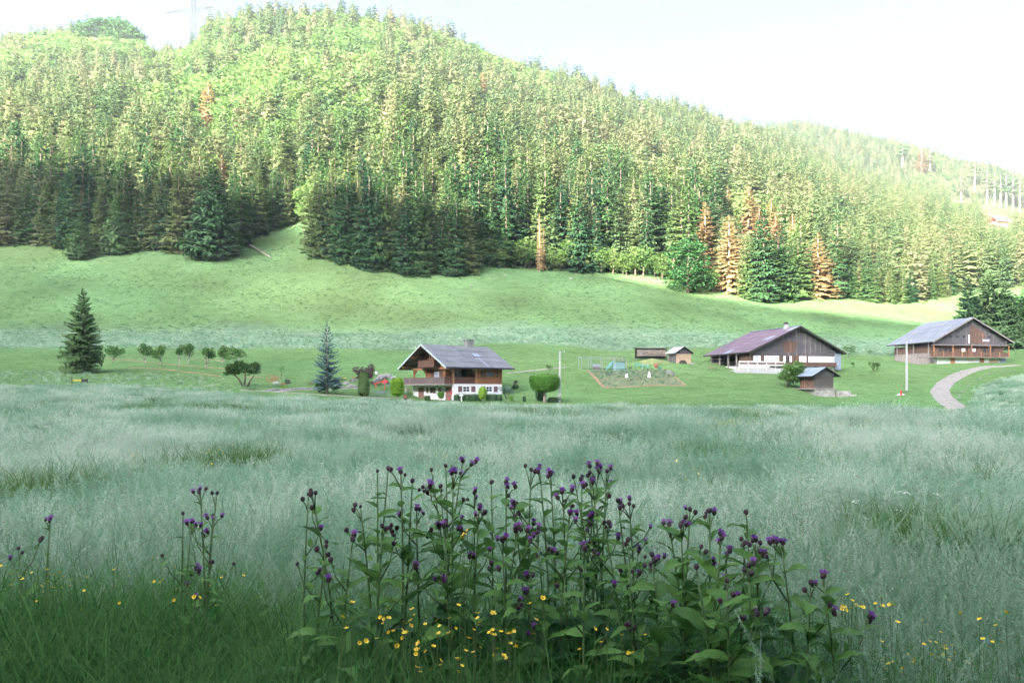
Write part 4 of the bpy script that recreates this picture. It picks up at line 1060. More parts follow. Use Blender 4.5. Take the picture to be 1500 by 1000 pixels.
mound('gravel_heap', 'low grey gravel heap inside the vegetable plot', 'heap', GV(981, 548), 1.0, .7, .5, M['stone'], 6)

# ------------------------------------------------------------------ hen run
d0 = hit(857, 543); x0_ = (852 - 750) / F * d0
hr = thing('hen_run', 'wire hen run of thin posts with small hutch and green shed', 'pen', (x0_, d0, H(x0_, d0)), R(2))
x1_ = (918 - 750) / F * d0 - x0_
HR = 2.25
for x, y in [(0, 0), (x1_ * .16, .4), (x1_ * .46, 0), (x1_ * .75, 0), (x1_, 0), (0, 4.5), (x1_ * .28, 4.5), (x1_ * .5, 4.5), (x1_ * .8, 4.5), (x1_, 4.5)]:
    zz = H(x0_ + x, d0 + y) - hr.location.z
    MB().tube([(x, y, zz - .3), (x, y, zz + HR)], .055, 6).build('post', M['galv'], hr)
MB().tube([(0, 0, HR), (x1_, 0, HR)], .035, 5).build('rail', M['galv'], hr)
MB().tube([(0, 0, HR), (0, 4.5, HR + .5)], .035, 5).build('rail', M['galv'], hr); MB().tube([(0, 4.5, HR + .5), (x1_, 4.5, HR + .5)], .035, 5).build('rail', M['galv'], hr)
MB().tube([(0, 0, .35), (x1_, 0, .3)], .04, 5).build('rail', M['dark_wood'], hr)
mb = MB()
for k in range(26): mb.tube([(x1_ * k / 25, 0, .1), (x1_ * k / 25, 0, HR)], .006, 3, False)
for k in range(9): mb.tube([(0, 0, .2 + k * .25), (x1_, 0, .2 + k * .25)], .006, 3, False)
mb.build('wire_mesh', M['galv'], hr)
MB().box(x1_ * .72, x1_ * .985, 1.0, 3.2, -.3, 1.75).build('hen_house', M['green_panel'], hr)
MB().prism([(x1_ * .69, .7, 1.95), (x1_ * 1.0, .7, 1.8), (x1_ * 1.0, .7, 1.9), (x1_ * .69, .7, 2.05)], (0, 2.8, .15)).build('hen_house_roof', M['grey_wood'], hr)
h_ = MB().box(x1_ * .29, x1_ * .43, 1.2, 2.2, .15, .75).build('hutch', M['grey_wood'], hr)
MB().prism([(x1_ * .26, 1.0, .75), (x1_ * .45, 1.0, .75), (x1_ * .43, 1.6, 1.25), (x1_ * .28, 1.6, 1.25)], (0, .9, 0)).build('hutch_roof', M['metal_grey'], h_)
MB().prism([(x1_ * .54, 1.5, .1), (x1_ * .6, 1.5, .1), (x1_ * .73, 1.5, 1.7), (x1_ * .7, 1.5, 1.75)], (0, .4, 0)).build('ramp', M['turquoise'], hr)
x, y, z = GV(924, 541)
MB().lathe([(.02, .1), (.13, .2), (.12, .32), (.03, .4)], 7).tube([(.1, 0, .32), (.17, 0, .46)], [.06, .05], 6).tube([(-.1, 0, .3), (-.25, 0, .42)], [.06, .02], 5).tube([(0, .04, -.02), (0, .04, .15)], .015, 4).tube([(0, -.04, -.02), (0, -.04, .15)], .015, 4).build('hen', M['black'], None, (x, y, z))
tag(bpy.data.objects['hen'], 'small dark hen outside the corner of the hen run', 'hen')

# ------------------------------------------------------------------ vegetable plot
poly = [(862, 544), (886, 568.5), (1005, 566), (974, 541)]
pw = [GV(u, v) for u, v in poly]
vp = np.array([p[:2] for p in pw])
mb = MB(); nn = 14; vs = []
for a in range(nn):
    for b in range(nn):
        f, g_ = a / (nn - 1), b / (nn - 1)
        q = (vp[0] * (1 - g_) + vp[3] * g_) * (1 - f) + (vp[1] * (1 - g_) + vp[2] * g_) * f
        vs.append((q[0], q[1], H(q[0], q[1]) + .07))
mb.add(vs, [(a * nn + b, (a + 1) * nn + b, (a + 1) * nn + b + 1, a * nn + b + 1) for a in range(nn - 1) for b in range(nn - 1)])
M['plot_soil'] = simple('plot_soil', (.10, .16, .06), (.13, .10, .06), 1.2, .95, bump=.4)
tag(mb.build('vegetable_plot', M['plot_soil'], smooth=True), kind='structure')
for a, b, wd in ((0, 1, .7), (1, 2, .35), (2, 3, .9)):
    ribbon('plot_border', [vp[a], (vp[a] + vp[b]) / 2, vp[b]], wd, M['dry_earth'], .1, 'structure', .7, .3, a)
for u, v, col, hat, lab in ((918, 554, 'white_paint', 'black', 'white scarecrow with black head in the vegetable plot, nearer the hen run'), (951, 554, 'white_paint', 'white_paint', 'all white scarecrow in the middle of the vegetable plot')):
    s_ = thing('scarecrow', lab, 'scarecrow', GV(u, v))
    MB().lathe([(.30, .05), (.26, .35), (.16, .75), (.09, .82)], 9).build('gown', M[col], s_)
    MB().lathe([(.04, .80), (.11, .88), (.11, 1.0), (.03, 1.08)], 8).build('head', M[hat], s_)
    MB().tube([(0, 0, -.1), (0, 0, .1)], .03, 5).build('stake', M['grey_wood'], s_)
x, y, z = GV(945, 540)
t = thing('garden_table', 'turquoise garden table beyond the vegetable plot', 'table', (x, y, z), .1)
MB().box(-.6, .6, -.4, .4, .62, .72).build('tabletop', M['turquoise'], t)
for a in (-.5, .5):
    for b in (-.3, .3): MB().box(a - .04, a + .04, b - .04, b + .04, -.05, .62).build('leg', M['turquoise'], t)
x, y, z = GV(935, 539)
t = thing('garden_bench', 'thin dark green garden bench left of the turquoise table', 'bench', (x, y, z), .1)
MB().box(-.65, .65, -.2, .2, .38, .44).build('seat', M['green_plastic'], t); MB().box(-.65, .65, .2, .25, .55, .85).build('backrest', M['green_plastic'], t)
for a in (-.6, .6): MB().box(a - .03, a + .03, -.2, .25, -.05, .38).build('leg', M['green_plastic'], t)
x, y, z = GV(961, 539)
MB().lathe([(.28, -.02), (.4, .2), (.42, .55), (.36, .8), (.3, .8)], 12).build('barrel', M['terracotta'], None, (x, y, z)); tag(bpy.data.objects['barrel'], 'brown rain barrel beside the green pot beyond the vegetable plot', 'barrel')
x, y, z = GV(966, 541)
MB().lathe([(.18, -.02), (.26, .3), (.28, .5), (.2, .5)], 10).build('flower_pot', M['green_plastic'], None, (x, y, z)); tag(bpy.data.objects['flower_pot'], 'dark green pot beside the brown rain barrel', 'pot')

# ------------------------------------------------------------------ poles, wires, hydrant
def pole(u, vb, vt, label, wires):
    d = hit(u, vb); x, y, z = G(u, d); h = (vb - vt) / F * d
    p = thing('utility_pole', label, 'pole', (x, y, z))
    MB().box(-.14, .14, -.1, .1, -.5, h * .5).box(-.11, .11, -.08, .08, h * .5, h).build('shaft', M['concrete'], p)
    b = MB().tube([(-.1, 0, h - .15), (.7, 0, h - .25)], .035, 5).build('bracket', M['galv'], p)
    MB().lathe([(.03, 0), (.06, .06), (.05, .16), (.02, .2)], 7, (.65, 0, h - .25)).build('insulator', M['white_paint'], p)
    return p, Vector((x, y, z + h - .12))
p1, w1 = pole(820, 590, 514, 'concrete utility pole beside the round clipped tree', 1)
p2, w2 = pole(1328, 572, 497, 'tall slim concrete utility pole standing on the lawn beside the gravel road', 1)
def wire(a, b, sag, label):
    pts = [a.lerp(b, t) - Vector((0, 0, sag * 4 * t * (1 - t))) for t in np.linspace(0, 1, 14)]
    o = MB().tube([tuple(p) for p in pts], .012, 4).build('overhead_wire', M['black']); tag(o, label, 'wire')
wire(w1 + Vector((.65, 0, 0)), Vector((fa.location.x + .4, 160.5, 9.0)), 1.0, 'sagging overhead wire from the pole by the clipped tree to the purple roofed farmhouse')
wire(w2 + Vector((.3, 0, 0)), Vector((fb.location.x + .3, 187, 12.7)), .8, 'sagging overhead wire from the pole by the road to the grey roofed farmhouse')
x, y, z = GV(1320, 579)
t = thing('hydrant', 'short red hydrant on grey stone slab near the gravel road', 'hydrant', (x, y, z))
MB().lathe([(.16, 0), (.13, .1), (.12, .55), (.16, .58), (.14, .7), (.05, .78)], 10).tube([(-.22, 0, .45), (.22, 0, .45)], .05, 6).build('body', M['red_paint'], t)
MB().lathe([(.13, .56), (.13, .6)], 10).build('white_band', M['white_paint'], t)
mound('stone_slab', 'flat grey stone under the red hydrant', 'stone', (x + .1, y + .3, z - .05), .75, .45, .3, M['concrete'], 12)

# ------------------------------------------------------------------ gravel road, paths, rockery
ribbon('gravel_road', [GV(u, v) for u, v in ((1408, 599), (1393, 592), (1381, 582), (1376, 573), (1384, 562), (1400, 552), (1420, 543), (1445, 537), (1490, 535))], [3.2, 3.4, 3.6, 3.8, 3.6, 3.4], M['gravel'], .07, 'structure', 1.0, .06)
ribbon('garden_path', [GV(u, v) for u, v in ((352, 572), (390, 573), (430, 576), (470, 578.5), (520, 581.5), (560, 583), (606, 585))], 1.0, M['gravel'], .06, 'structure', .8, .1)
ribbon('garden_path', [GV(u, v) for u, v in ((400, 574.5), (440, 571), (480, 570), (530, 568.5))], .8, M['gravel'], .06, 'structure', .8, .1)
ribbon('footpath', [GV(u, v) for u, v in ((742, 547), (770, 544), (800, 541), (830, 538))], .9, M['gravel'], .06, 'structure', .8, .1)
for k, pl in enumerate((((190, 539), (235, 541), (280, 546), (325, 552)), ((150, 525), (200, 529), (235, 533), (300, 538), (335, 541)), ((280, 526), (310, 527), (330, 530)), ((355, 553), (385, 553)))):
    ribbon('bare_earth_bank', [GV(u, v) for u, v in pl], .55, M['dry_earth'], .08, 'structure', .5, .5, k)
def rock(u, v, s, label=None, group=None, m='stone', seed=0, d=None):
    r_ = np.random.default_rng(seed); nt_ = 8; vs = []; prof = ((.75, -.3), (1.0, .12), (.85, .5), (.45, .75))
    for f, z in prof:
        for b in range(nt_):
            t = 2 * PI * b / nt_; k = r_.uniform(.78, 1.18); vs.append((s * f * k * math.cos(t), s * .75 * f * k * math.sin(t), s * (z + r_.uniform(-.12, .12))))
    mb = MB().add(vs, [(a * nt_ + b, a * nt_ + (b + 1) % nt_, (a + 1) * nt_ + (b + 1) % nt_, (a + 1) * nt_ + b) for a in range(3) for b in range(nt_)] + [tuple(24 + b for b in range(nt_))])
    o = mb.build('rock', M[m], None, GV(u, v, -.05) if d is None else G(u, d, -.05)); o.rotation_euler = (0, 0, r_.uniform(-.6, .6))
    return tag(o, label, 'rock', group)
r_ = np.random.default_rng(9); k = 0
for u in np.arange(391, 523, 4.2):
    rock(u + r_.uniform(-1, 1), np.interp(u, [390, 430, 480, 523], [573, 571, 569.5, 567]) - .4, r_.uniform(.26, .42), ordinal(int(k)) + ' grey boulder from the left in the low rockery row left of the chalet', 'boulders of the rockery row', seed=k); k += 1
kk = k
for u, v, s in ((497, 564, .55), (508, 563, .6), (517, 559, .6), (514, 566, .5), (553, 559, .8), (560, 554, .95), (569, 553, .9), (577, 556, .7), (547, 562, .6), (565, 561, .6), (584, 558, .6)):
    rock(u, v, s, 'large grey boulder in the rock bank behind the clipped yew', 'boulders of the rock bank', seed=k); k += 1
for u, v in ((1404, 583), (1406, 579), (1410, 574), (1414, 570), (1419, 566), (1424, 562), (1430, 559), (1436, 555), (1442, 552), (1449, 548), (1457, 545), (1466, 543), (1475, 542)):
    rock(u, v, .2 + .1 * r_.random(), 'pale stone in the row edging the knoll beside the gravel road', 'pale stones edging the knoll', 'stone', k); k += 1
for u, v in ((740, 404), (800, 412), (836, 409), (690, 420), (1126, 436)):
    rock(u, v, .5, 'small pale stone on the upper slope meadow', 'pale stones on the slope meadow', 'stone_pale', k); k += 1

# garden ornaments and planting beside the chalet
def wheel(u, v, rad, label):
    x, y, z = GV(u, v); t = thing('wagon_wheel', label, 'wheel', (x, y, z + rad - .05), .3)
    nn_ = 20; mb = MB()
    mb.tube([(rad * math.cos(2 * PI * k / nn_), 0, rad * math.sin(2 * PI * k / nn_)) for k in range(nn_ + 1)], .055, 6, False); mb.build('rim', M['orange_wood'], t)
    MB().tube([(0, -.1, 0), (0, .1, 0)], .12, 8).build('hub', M['orange_wood'], t)
    for k in range(8):
        a = 2 * PI * k / 8; MB().tube([(0, 0, 0), (rad * math.cos(a), 0, rad * math.sin(a))], .03, 5).build('spoke', M['orange_wood'], t)
wheel(397, 561, .62, 'upright orange brown wagon wheel among garden flowers, the larger one'); wheel(404, 560, .48, 'smaller orange brown wagon wheel behind the white bush')
x, y, z = GV(547, 568)
t = thing('garden_cart', 'red wooden hand cart with long shaft planted with flowers', 'cart', (x, y, z), -.1)
MB().prism([(0, 0, .55), (1.6, 0, .95), (1.6, 0, 1.1), (0, 0, .68)], (0, .12, 0)).build('shaft', M['red_paint'], t)
MB().box(1.5, 2.3, -.3, .5, .75, 1.15).build('tray', M['red_paint'], t)
for a in (.35, 1.75): MB().box(a, a + .09, 0, .09, -.4, .78).build('leg', M['red_paint'], t)
MB().lathe([(.12, 1.15), (.2, 1.3), (.1, 1.5)], 7, (1.9, .1, 0)).build('flowers', M['terracotta'], t)
x, y, z = GV(594, 586.5)
t = thing('planter', 'square terracotta planter on dark stand by the chalet door', 'planter', (x, y, z))
MB().prism([(-.24, -.24, .35), (.24, -.24, .35), (.3, -.3, .75), (-.3, -.3, .75)], (0, .55, 0)).build('pot', M['terracotta'], t); MB().box(-.2, .2, -.2, .2, -.05, .35).build('stand', M['black'], t)
x, y, z = GV(658, 586)
MB().lathe([(.12, 0), (.18, .15), (.16, .32), (.1, .34)], 9).build('red_pot', M['red_paint'], None, (x, y, z)); tag(bpy.data.objects['red_pot'], 'small bright red pot at the foot of the chalet corner', 'pot')
x, y, z = G(676, 119.6)
t = thing('bird_house', 'white bird table with sloping roof in the hedge before the chalet', 'bird table', (x, y, z))
MB().tube([(0, 0, -.1), (0, 0, .75)], .06, 6).build('post', M['white_paint'], t); MB().prism([(-.38, -.25, .8), (.38, -.25, .8), (.0, -.25, 1.1)], (0, .5, 0)).build('roof', M['white_paint'], t); MB().box(-.25, .25, -.2, .2, .68, .74).build('tray', M['white_paint'], t)
x, y, z = G(545.5, hit(560, 552)); 
t = thing('stone_lantern', 'small white lantern on top of the rock bank beside the purple bush', 'lantern', (x + .5, y + 1.0, H(x + .5, y + 1.0) + .2))
MB().box(-.14, .14, -.14, .14, 0, .4).build('body', M['white_paint'], t); MB().prism([(-.22, -.2, .4), (.22, -.2, .4), (0, -.2, .62)], (0, .4, 0)).build('roof', M['stone'], t)
x, y, z = GV(118, 562)
t = thing('drawbar', 'yellow and black farm implement lying at the meadow edge', 'implement', (x - 1.0, y, z), .05)
MB().box(.0, 1.2, -.1, .05, .35, .5).build('beam', M['yellow_paint'], t); MB().box(1.2, 1.8, -.3, .2, .2, .6).build('head', M['black'], t); MB().tube([(-.1, 0, -.1), (-.1, 0, 1.0)], .04, 6).build('stake', M['black'], t)
# sun-bleached trunk lying at the forest edge
a, b = GV(354, 354), GV(397, 379)
t = thing('fallen_trunk', 'bleached fallen tree trunk lying down the slope at the forest edge', 'log', a)
MB().tube([(0, 0, .6)] + [tuple(Vector(b) - Vector(a) + Vector((0, 0, .35)))], [.42, .2], 8).build('trunk', M['bark_pale'], t)
for f, az in ((.35, 1.2), (.55, -1.0), (.7, 1.4), (.85, -.7)):
    p0 = (Vector(b) - Vector(a)) * f + Vector((0, 0, .5)); MB().tube([tuple(p0), tuple(p0 + Vector((math.sin(az) * 1.8, 1.2, .9)))], [.09, .02], 5).build('branch', M['bark_pale'], t)

# ------------------------------------------------------------------ far hut and pylon
d = 905.0; x, y, z = G(1464, d); z = zv(331, d)
hh = thing('far_hut', 'reddish roofed mountain hut far up in the forest', 'hut', (x, y, min(z, H(x, y) + 2)), .25)
bx(hh, 'wall', M['orange_wood'], -6.5, 8, -4, 6, -6, 4.5)
gable_roof(hh, -9, 10, -6, 8, 4.2, 11, 1.0, 'x', .4, M['terracotta'], None)
for a in (-4, 0, 4): window(hh, 'x', -4, a, a + 1.6, 1, 3, M['dark_wood'], M['glass'], 1, 1, .2)
d = 885.0; xb, yb, zb = G(283, d); ztop = zv(-34, d)
py = thing('power_pylon', 'pale lattice power pylon rising behind the saddle of the forested ridge', 'pylon', (xb, yb, zb))
hp = ztop - zb; s4 = 4.2
def lat(h): return s4 * (1 - .8 * h / hp)
legs = [(-1, -1), (1, -1), (1, 1), (-1, 1)]
for a, b in legs: MB().tube([(a * s4, b * s4, -2), (a * lat(hp), b * lat(hp), hp)], .32, 5).build('leg', M['pylon_steel'], py)
mb = MB(); lv = np.linspace(0, hp, 11)
for k in range(10):
    for q in range(4):
        a0, a1 = legs[q], legs[(q + 1) % 4]
        w0, w1 = lat(lv[k]), lat(lv[k + 1])
        mb.tube([(a0[0] * w0, a0[1] * w0, lv[k]), (a1[0] * w1, a1[1] * w1, lv[k + 1])], .15, 4, False); mb.tube([(a1[0] * w0, a1[1] * w0, lv[k]), (a0[0] * w1, a0[1] * w1, lv[k + 1])], .15, 4, False)
mb.build('lattice', M['pylon_steel'], py)
za = zv(15.5, d) - zb; ang = -.12
for sg, ln in ((-1, 32), (1, 22)):
    mb = MB(); n_ = 8
    tip = np.array((sg * ln, 0, za + sg * 3.2))
    for off in (0, 3.2):
        for yo in (-1, 1): mb.tube([(sg * lat(za), yo * lat(za), za + off), tuple(tip)], .22, 4)
    for k in range(n_):
        f = k / n_; p = np.array((sg * lat(za), 0, za)) * (1 - f) + tip * f; q = np.array((sg * lat(za), 0, za + 3.2)) * (1 - f - .06) + tip * (f + .06)
        mb.tube([tuple(p), tuple(q)], .15, 4)
    mb.build('cross_arm', M['pylon_steel'], py)
for xi in (-31, -18, -9, 6, 12, 18, 22):
    zz = za + xi * .1 - .2; MB().tube([(xi, 0, zz), (xi + .5, 0, zz - 2.6)], .22, 5).build('insulator', M['black'], py)
# ------------------------------------------------------------------ trees and shrubs of the gardens
def small_tree(u, vb, crown_px, label, m, kind='tree', name='fruit_tree', nleaf=520, leaf=.13, seed=0, lean=0.0, d=None, limbs=4, group=None, tw=.11):
    """crown_px: (u0, u1, v_top, v_bottom) of the crown in the photograph; sizes follow from the distance"""
    r_ = np.random.default_rng(seed); d = d or hit(u, vb); k = d / F
    x, y, z = G(u, d, -.05)
    cx = ((crown_px[0] + crown_px[1]) / 2 - u) * k; rw = (crown_px[1] - crown_px[0]) / 2 * k
    zt = (vb - crown_px[2]) * k; zb = (vb - crown_px[3]) * k
    cz, rh = (zt + zb) / 2, (zt - zb) / 2
    bl = [(cx, 0, cz, rw * .55, rw * .55, rh * .62)]
    for q in range(7):
        a = r_.uniform(0, 2 * PI); f = r_.uniform(.35, .75); s = r_.uniform(.26, .48)
        bl.append((cx + rw * f * math.cos(a), rw * f * math.sin(a), cz + rh * r_.uniform(-.45, .55), rw * s, rw * s, rh * s * 1.1))
    t = thing(name, label, kind, (x, y, z), 0, group)
    hf = max(zb * .75, .25)
    ends = [(cx + rw * .55 * math.cos(a), rw * .5 * math.sin(a), cz + rh * r_.uniform(-.3, .4)) for a in np.linspace(0, 2 * PI, limbs, False) + r_.uniform(0, 1)]
    link('trunk', limbs_mesh('trunk', M['bark_pale'] if tw > .1 else M['bark'], hf, tw, ends, seed), t)
    link('crown', crown_mesh('crown', bl, nleaf, leaf, m, seed, .45), t)
    return t
OR = M['orchard']
for q, (u, vb, cp, lab) in enumerate((
    (166, 531, (153, 188, 504, 524), 'low spreading fruit tree nearest the lone dark spruce'),
    (213, 533, (198, 225, 500, 525), 'leftmost of the two leaning fruit trees whose crowns touch'),
    (234, 536, (223, 245, 503, 527), 'right hand one of the two fruit trees whose crowns touch'),
    (263, 539, (254, 268, 508, 522), 'sparse gnarled fruit tree with nearly bare trunk'),
    (276, 533, (263, 287, 499, 524), 'round fruit tree just behind the sparse gnarled one'),
    (302, 540, (294, 314, 502, 532), 'narrow tall fruit tree in the middle of the orchard'),
    (326, 534, (315, 335, 503, 527), 'small fruit tree behind the big round crown'),
    (346, 536, (331, 362, 507, 530), 'big rounded fruit tree at the orchard end behind the dark pruned tree'))):
    small_tree(u, vb, cp, lab, OR, nleaf=420 if q == 3 else 1150, leaf=.14, seed=300 + q, group=None)
# dark pruned tree: three stems, flattened lumpy crowns
d = hit(358, 566); k = d / F; x, y, z = G(356, d, -.05)
t = thing('pruned_tree', 'dark low tree with three leaning stems and clipped cloud shaped crowns', 'tree', (x, y, z))
mb = MB()
for a, b in (((0, 0), (-16, 20)), ((2, 0), (3, 22)), ((5, 0), (16, 16))):
    mb.tube([(a[0] * k, 0, -.2), ((a[0] + b[0] * .35) * k, 0, b[1] * .55 * k), (b[0] * k, 0, b[1] * k)], [.16, .13, .07], 7)
mb.build('trunk', M['bark'], t, smooth=True)
link('crown', crown_mesh('crown', [(c[0] * k, c[1], c[2] * k, c[3] * k, c[3] * k, c[4] * k) for c in ((-16, 0, 27, 9, 8), (-6, .3, 30, 10, 8), (-24, 0, 20, 5, 3), (1, -.2, 27, 8, 8), (16, 0, 26, 8, 9), (19, .2, 31, 6, 5), (9, .2, 21, 5, 4), (-12, 0, 22, 8, 4))], 3600, .12, M['orchard_dark'], 320, .5), t)
# lone conifers
LONE = spruce_mesh('spruce_crown', 13, 3.0, 46, 13, M['spruce_lone'], 500, .3, .55, .10, 16, .66, .5)
t = make_tree('spruce_tree', 'dark full spruce standing alone at the left end of the orchard', 'spruce', trunk_mesh('spruce_trunk', 11.5, .3, M['bark_pale']), LONE, G(121, hit(121, 546), -.1), .4)
dL = hit(121, 546); s = (546 - 421) / F * dL / 13; t.scale = (s * 1.06, s * 1.06, s)
BLUE = spruce_mesh('blue_spruce_crown', 10, 2.0, 36, 9, M['spruce_blue'], 501, .12, .6, .08, 12, .75, .45)
dB = hit(479, 576); t = make_tree('blue_spruce', 'slender blue grey spruce beside the garden path left of the chalet', 'spruce', trunk_mesh('spruce_trunk', 9.2, .17, M['bark_pale']), BLUE, G(479, dB, -.1), 1.1)
s = (576 - 469) / F * dB / 10; t.scale = (s * 1.05, s * 1.05, s)

def clipped(u, vb, prof_px, label, m, name, kind, seed, stem=None, leaf=.07, nleaf=900, d=None, square=False, group=None):
    """clipped plant: prof_px = (half width, height) pairs in photo pixels above the foot; dense leaves over a solid core"""
    r_ = np.random.default_rng(seed); d = d or hit(u, vb); k = d / F; x, y, z = G(u, d, -.03)
    t = thing(name, label, kind, (x, y, z), 0, group)
    P = [(max(a, .2) * k, b * k) for a, b in prof_px]
    if stem: MB().tube([(0, 0, -.2), (.02, 0, stem[1] * k * .5), (0, 0, stem[1] * k)], [stem[0] * k * 1.2, stem[0] * k, stem[0] * k * .8], 8).build('trunk', M['bark_pale'], t, smooth=True)
    hs = np.array([b for a, b in P]); ws = np.array([a for a, b in P])
    hh_ = r_.uniform(hs[0], hs[-1], nleaf * 2); rr2 = np.interp(hh_, hs, ws); kp = r_.random(nleaf * 2) < rr2 / ws.max(); hh_, rr2 = hh_[kp][:nleaf], rr2[kp][:nleaf]
    th_ = r_.uniform(0, 2 * PI, len(hh_))
    sq = 1 / np.maximum(np.abs(np.cos(th_)), np.abs(np.sin(th_))) if square else 1.0
    cent = np.stack([rr2 * sq * np.cos(th_), rr2 * sq * np.sin(th_), hh_], 1) * np.array([1, 1, 1]) + r_.normal(size=(len(hh_), 3)) * leaf * .5
    nt_ = int(nleaf * .25); f_ = np.sqrt(r_.random(nt_)); th_ = r_.uniform(0, 2 * PI, nt_)
    top = np.stack([f_ * ws[-1] * np.cos(th_), f_ * ws[-1] * np.sin(th_), np.full(nt_, hs[-1])], 1) + r_.normal(size=(nt_, 3)) * leaf * .4
    Q = leaf_quads(np.concatenate([cent, top]), leaf, r_)
    link('foliage', quads_mesh('foliage', Q, m), t)
    core = MB()
    if square: core.box(-ws.max() * .9, ws.max() * .9, -ws.max() * .9, ws.max() * .9, hs[0] + .02, hs[-1] - .03)
    else: core.lathe([(a * .93, b) for a, b in P], 12)
    core.build('inner_foliage', m, t)
    return t
clipped(533, 580.5, ((5, 0), (8, 5), (8.6, 12), (8, 22), (7, 30), (6.3, 35.5)), 'tall clipped yew column flat on top beside the garden path', M['yew'], 'clipped_yew', 'shrub', 400, None, .06, 1600)
clipped(582, 588, ((5, 8), (8.5, 12), (9.5, 20), (9, 29), (6, 34)), 'bright lime green ball tree on thin trunk left of the chalet', M['topiary_lime'], 'ball_tree', 'tree', 401, (1.1, 12), .10, 1100)
clipped(798, 590, ((8, 16), (17, 19), (21, 25), (22, 32), (21, 38), (16, 41), (6, 41.5)), 'round topped clipped tree on short trunk beside the utility pole', M['topiary'], 'ball_tree', 'tree', 402, (2.2, 19), .10, 2600)
clipped(626, 587, ((4, 0), (4.2, 3), (4, 7.5)), 'clipped cube of box between the two chalet doors', M['yew'], 'box_cube', 'shrub', 403, None, .06, 500, square=True)
clipped(646, 587.5, ((2.5, 4), (4.3, 7), (4.8, 11), (4, 13.5)), 'small round clipped tree beside the large chalet door', M['topiary'], 'ball_tree', 'tree', 404, (.9, 6), .06, 600)
clipped(707, 588, ((3, 3), (5.5, 8), (6.3, 14), (4.5, 20), (2, 21)), 'rounded yellow green shrub before the chalet windows', M['topiary_lime'], 'round_shrub', 'shrub', 405, (.8, 5), .07, 800)
clipped(768, 588, ((2.2, 0), (2.6, 4), (2, 7.5)), 'tiny clipped green column on the lawn right of the chalet', M['hedge_leaf'], 'box_column', 'shrub', 406, None, .05, 300)
clipped(755, 569.5, ((3.5, 0), (4.8, 3), (4, 6)), 'small trimmed dark green bush behind the chalet corner', M['hedge_leaf'], 'trimmed_bush', 'shrub', 407, None, .05, 350)
clipped(749, 587, ((2, 1), (2.6, 4), (2, 7)), 'little green bush at the right end of the chalet hedge', M['topiary'], 'little_bush', 'shrub', 408, None, .05, 250)
clipped(810, 589, ((7, 0), (7.5, 3), (6, 7)), 'low dark hedge clump between the clipped tree and the pole', M['hedge_leaf'], 'hedge_clump', 'shrub', 409, None, .06, 500)
clipped(468, 574, ((2, 1), (5, 5), (7, 10), (5, 13.5)), 'dark green rounded bush in front of the blue spruce foot', M['topiary'], 'round_bush', 'shrub', 410, (.9, 4), .07, 700)
clipped(489, 573, ((1.6, 0), (1.8, 3), (1.6, 6)), 'tiny square clipped shrub right of the blue spruce trunk', M['hedge_leaf'], 'box_cube', 'shrub', 411, None, .05, 200, square=True)
clipped(792, 580, ((5, 0), (8, 6), (8, 14), (5, 20)), 'dark shrub half hidden behind the round clipped tree', M['hedge_leaf'], 'dark_shrub', 'shrub', 412, None, .08, 500, d=hit(792, 590) + 3)
for q, u in enumerate((669, 678, 686, 694, 701, 716, 723, 731)):
    clipped(u, 588, ((4, 0), (4.4, 3), (4.2, 7), (3.2, 8.6)), ordinal(q) + ' dark shrub from the left in the hedge in front of the chalet', M['hedge_leaf'], 'hedge_shrub', 'shrub', 420 + q, None, .06, 420, d=120.1 + .02 * q, group='shrubs of the hedge before the chalet')
small_tree(741, 590, (729, 753, 563, 580), 'grey green round headed small tree at the right corner of the chalet', M['grey_leaf'], nleaf=1500, leaf=.07, seed=430, tw=.06)
small_tree(533, 566, (518, 548, 534, 562), 'dark purple leaved bush behind the clipped yew', M['purple_leaf'], 'shrub', 'purple_bush', 4200, .09, 431, d=hit(533, 564), tw=.06)
small_tree(420, 565, (416, 427, 553, 564), 'small dark purple shrub in the rockery near the red flowers', M['purple_leaf'], 'shrub', 'purple_shrub', 400, .06, 432, tw=.04)
small_tree(412, 556, (407, 417, 535, 548), 'thin young sapling on the lawn above the rockery', M['orchard'], 'tree', 'sapling', 200, .08, 433, tw=.04)
small_tree(755, 565, (751, 759, 554, 562), 'dark flowering bush on the lawn behind the chalet corner', M['purple_leaf'], 'shrub', 'flowering_bush', 250, .07, 434, tw=.04, d=hit(755, 567))
small_tree(805, 546, (799, 811, 532, 542), 'thin dark young tree on the lawn near the footpath', M['orchard_dark'], 'tree', 'sapling', 260, .09, 435, tw=.05)
small_tree(1152, 567, (1136, 1176, 527, 566), 'broad light green bush on the lawn before the purple roofed farmhouse', M['orchard'], 'shrub', 'broad_bush', 5200, .13, 436, tw=.09)
small_tree(1164, 566, (1150, 1176, 545, 566), 'low green shrub leaning against the broad bush near the granary', M['orchard'], 'shrub', 'low_shrub', 900, .11, 437, tw=.05)
small_tree(1279, 544, (1272, 1288, 529, 543), 'small dark green bush alone on the lawn between the farmhouses', M['orchard_dark'], 'shrub', 'small_bush', 600, .1, 438, tw=.05)
small_tree(1243, 524, (1235, 1253, 504, 518), 'light green small tree behind the right corner of the purple roofed farmhouse', M['orchard'], 'tree', 'small_tree', 500, .13, 439, tw=.07)
small_tree(1250, 536, (1246, 1252, 530, 536), 'tiny shrub on the lawn beside the purple roofed farmhouse', M['orchard_dark'], 'shrub', 'tiny_shrub', 150, .08, 440, tw=.03)
small_tree(1274, 519, (1270, 1278, 511, 518), 'tiny bush on the lawn edge beyond the small dark bush', M['orchard'], 'shrub', 'tiny_shrub', 150, .09, 441, tw=.03)
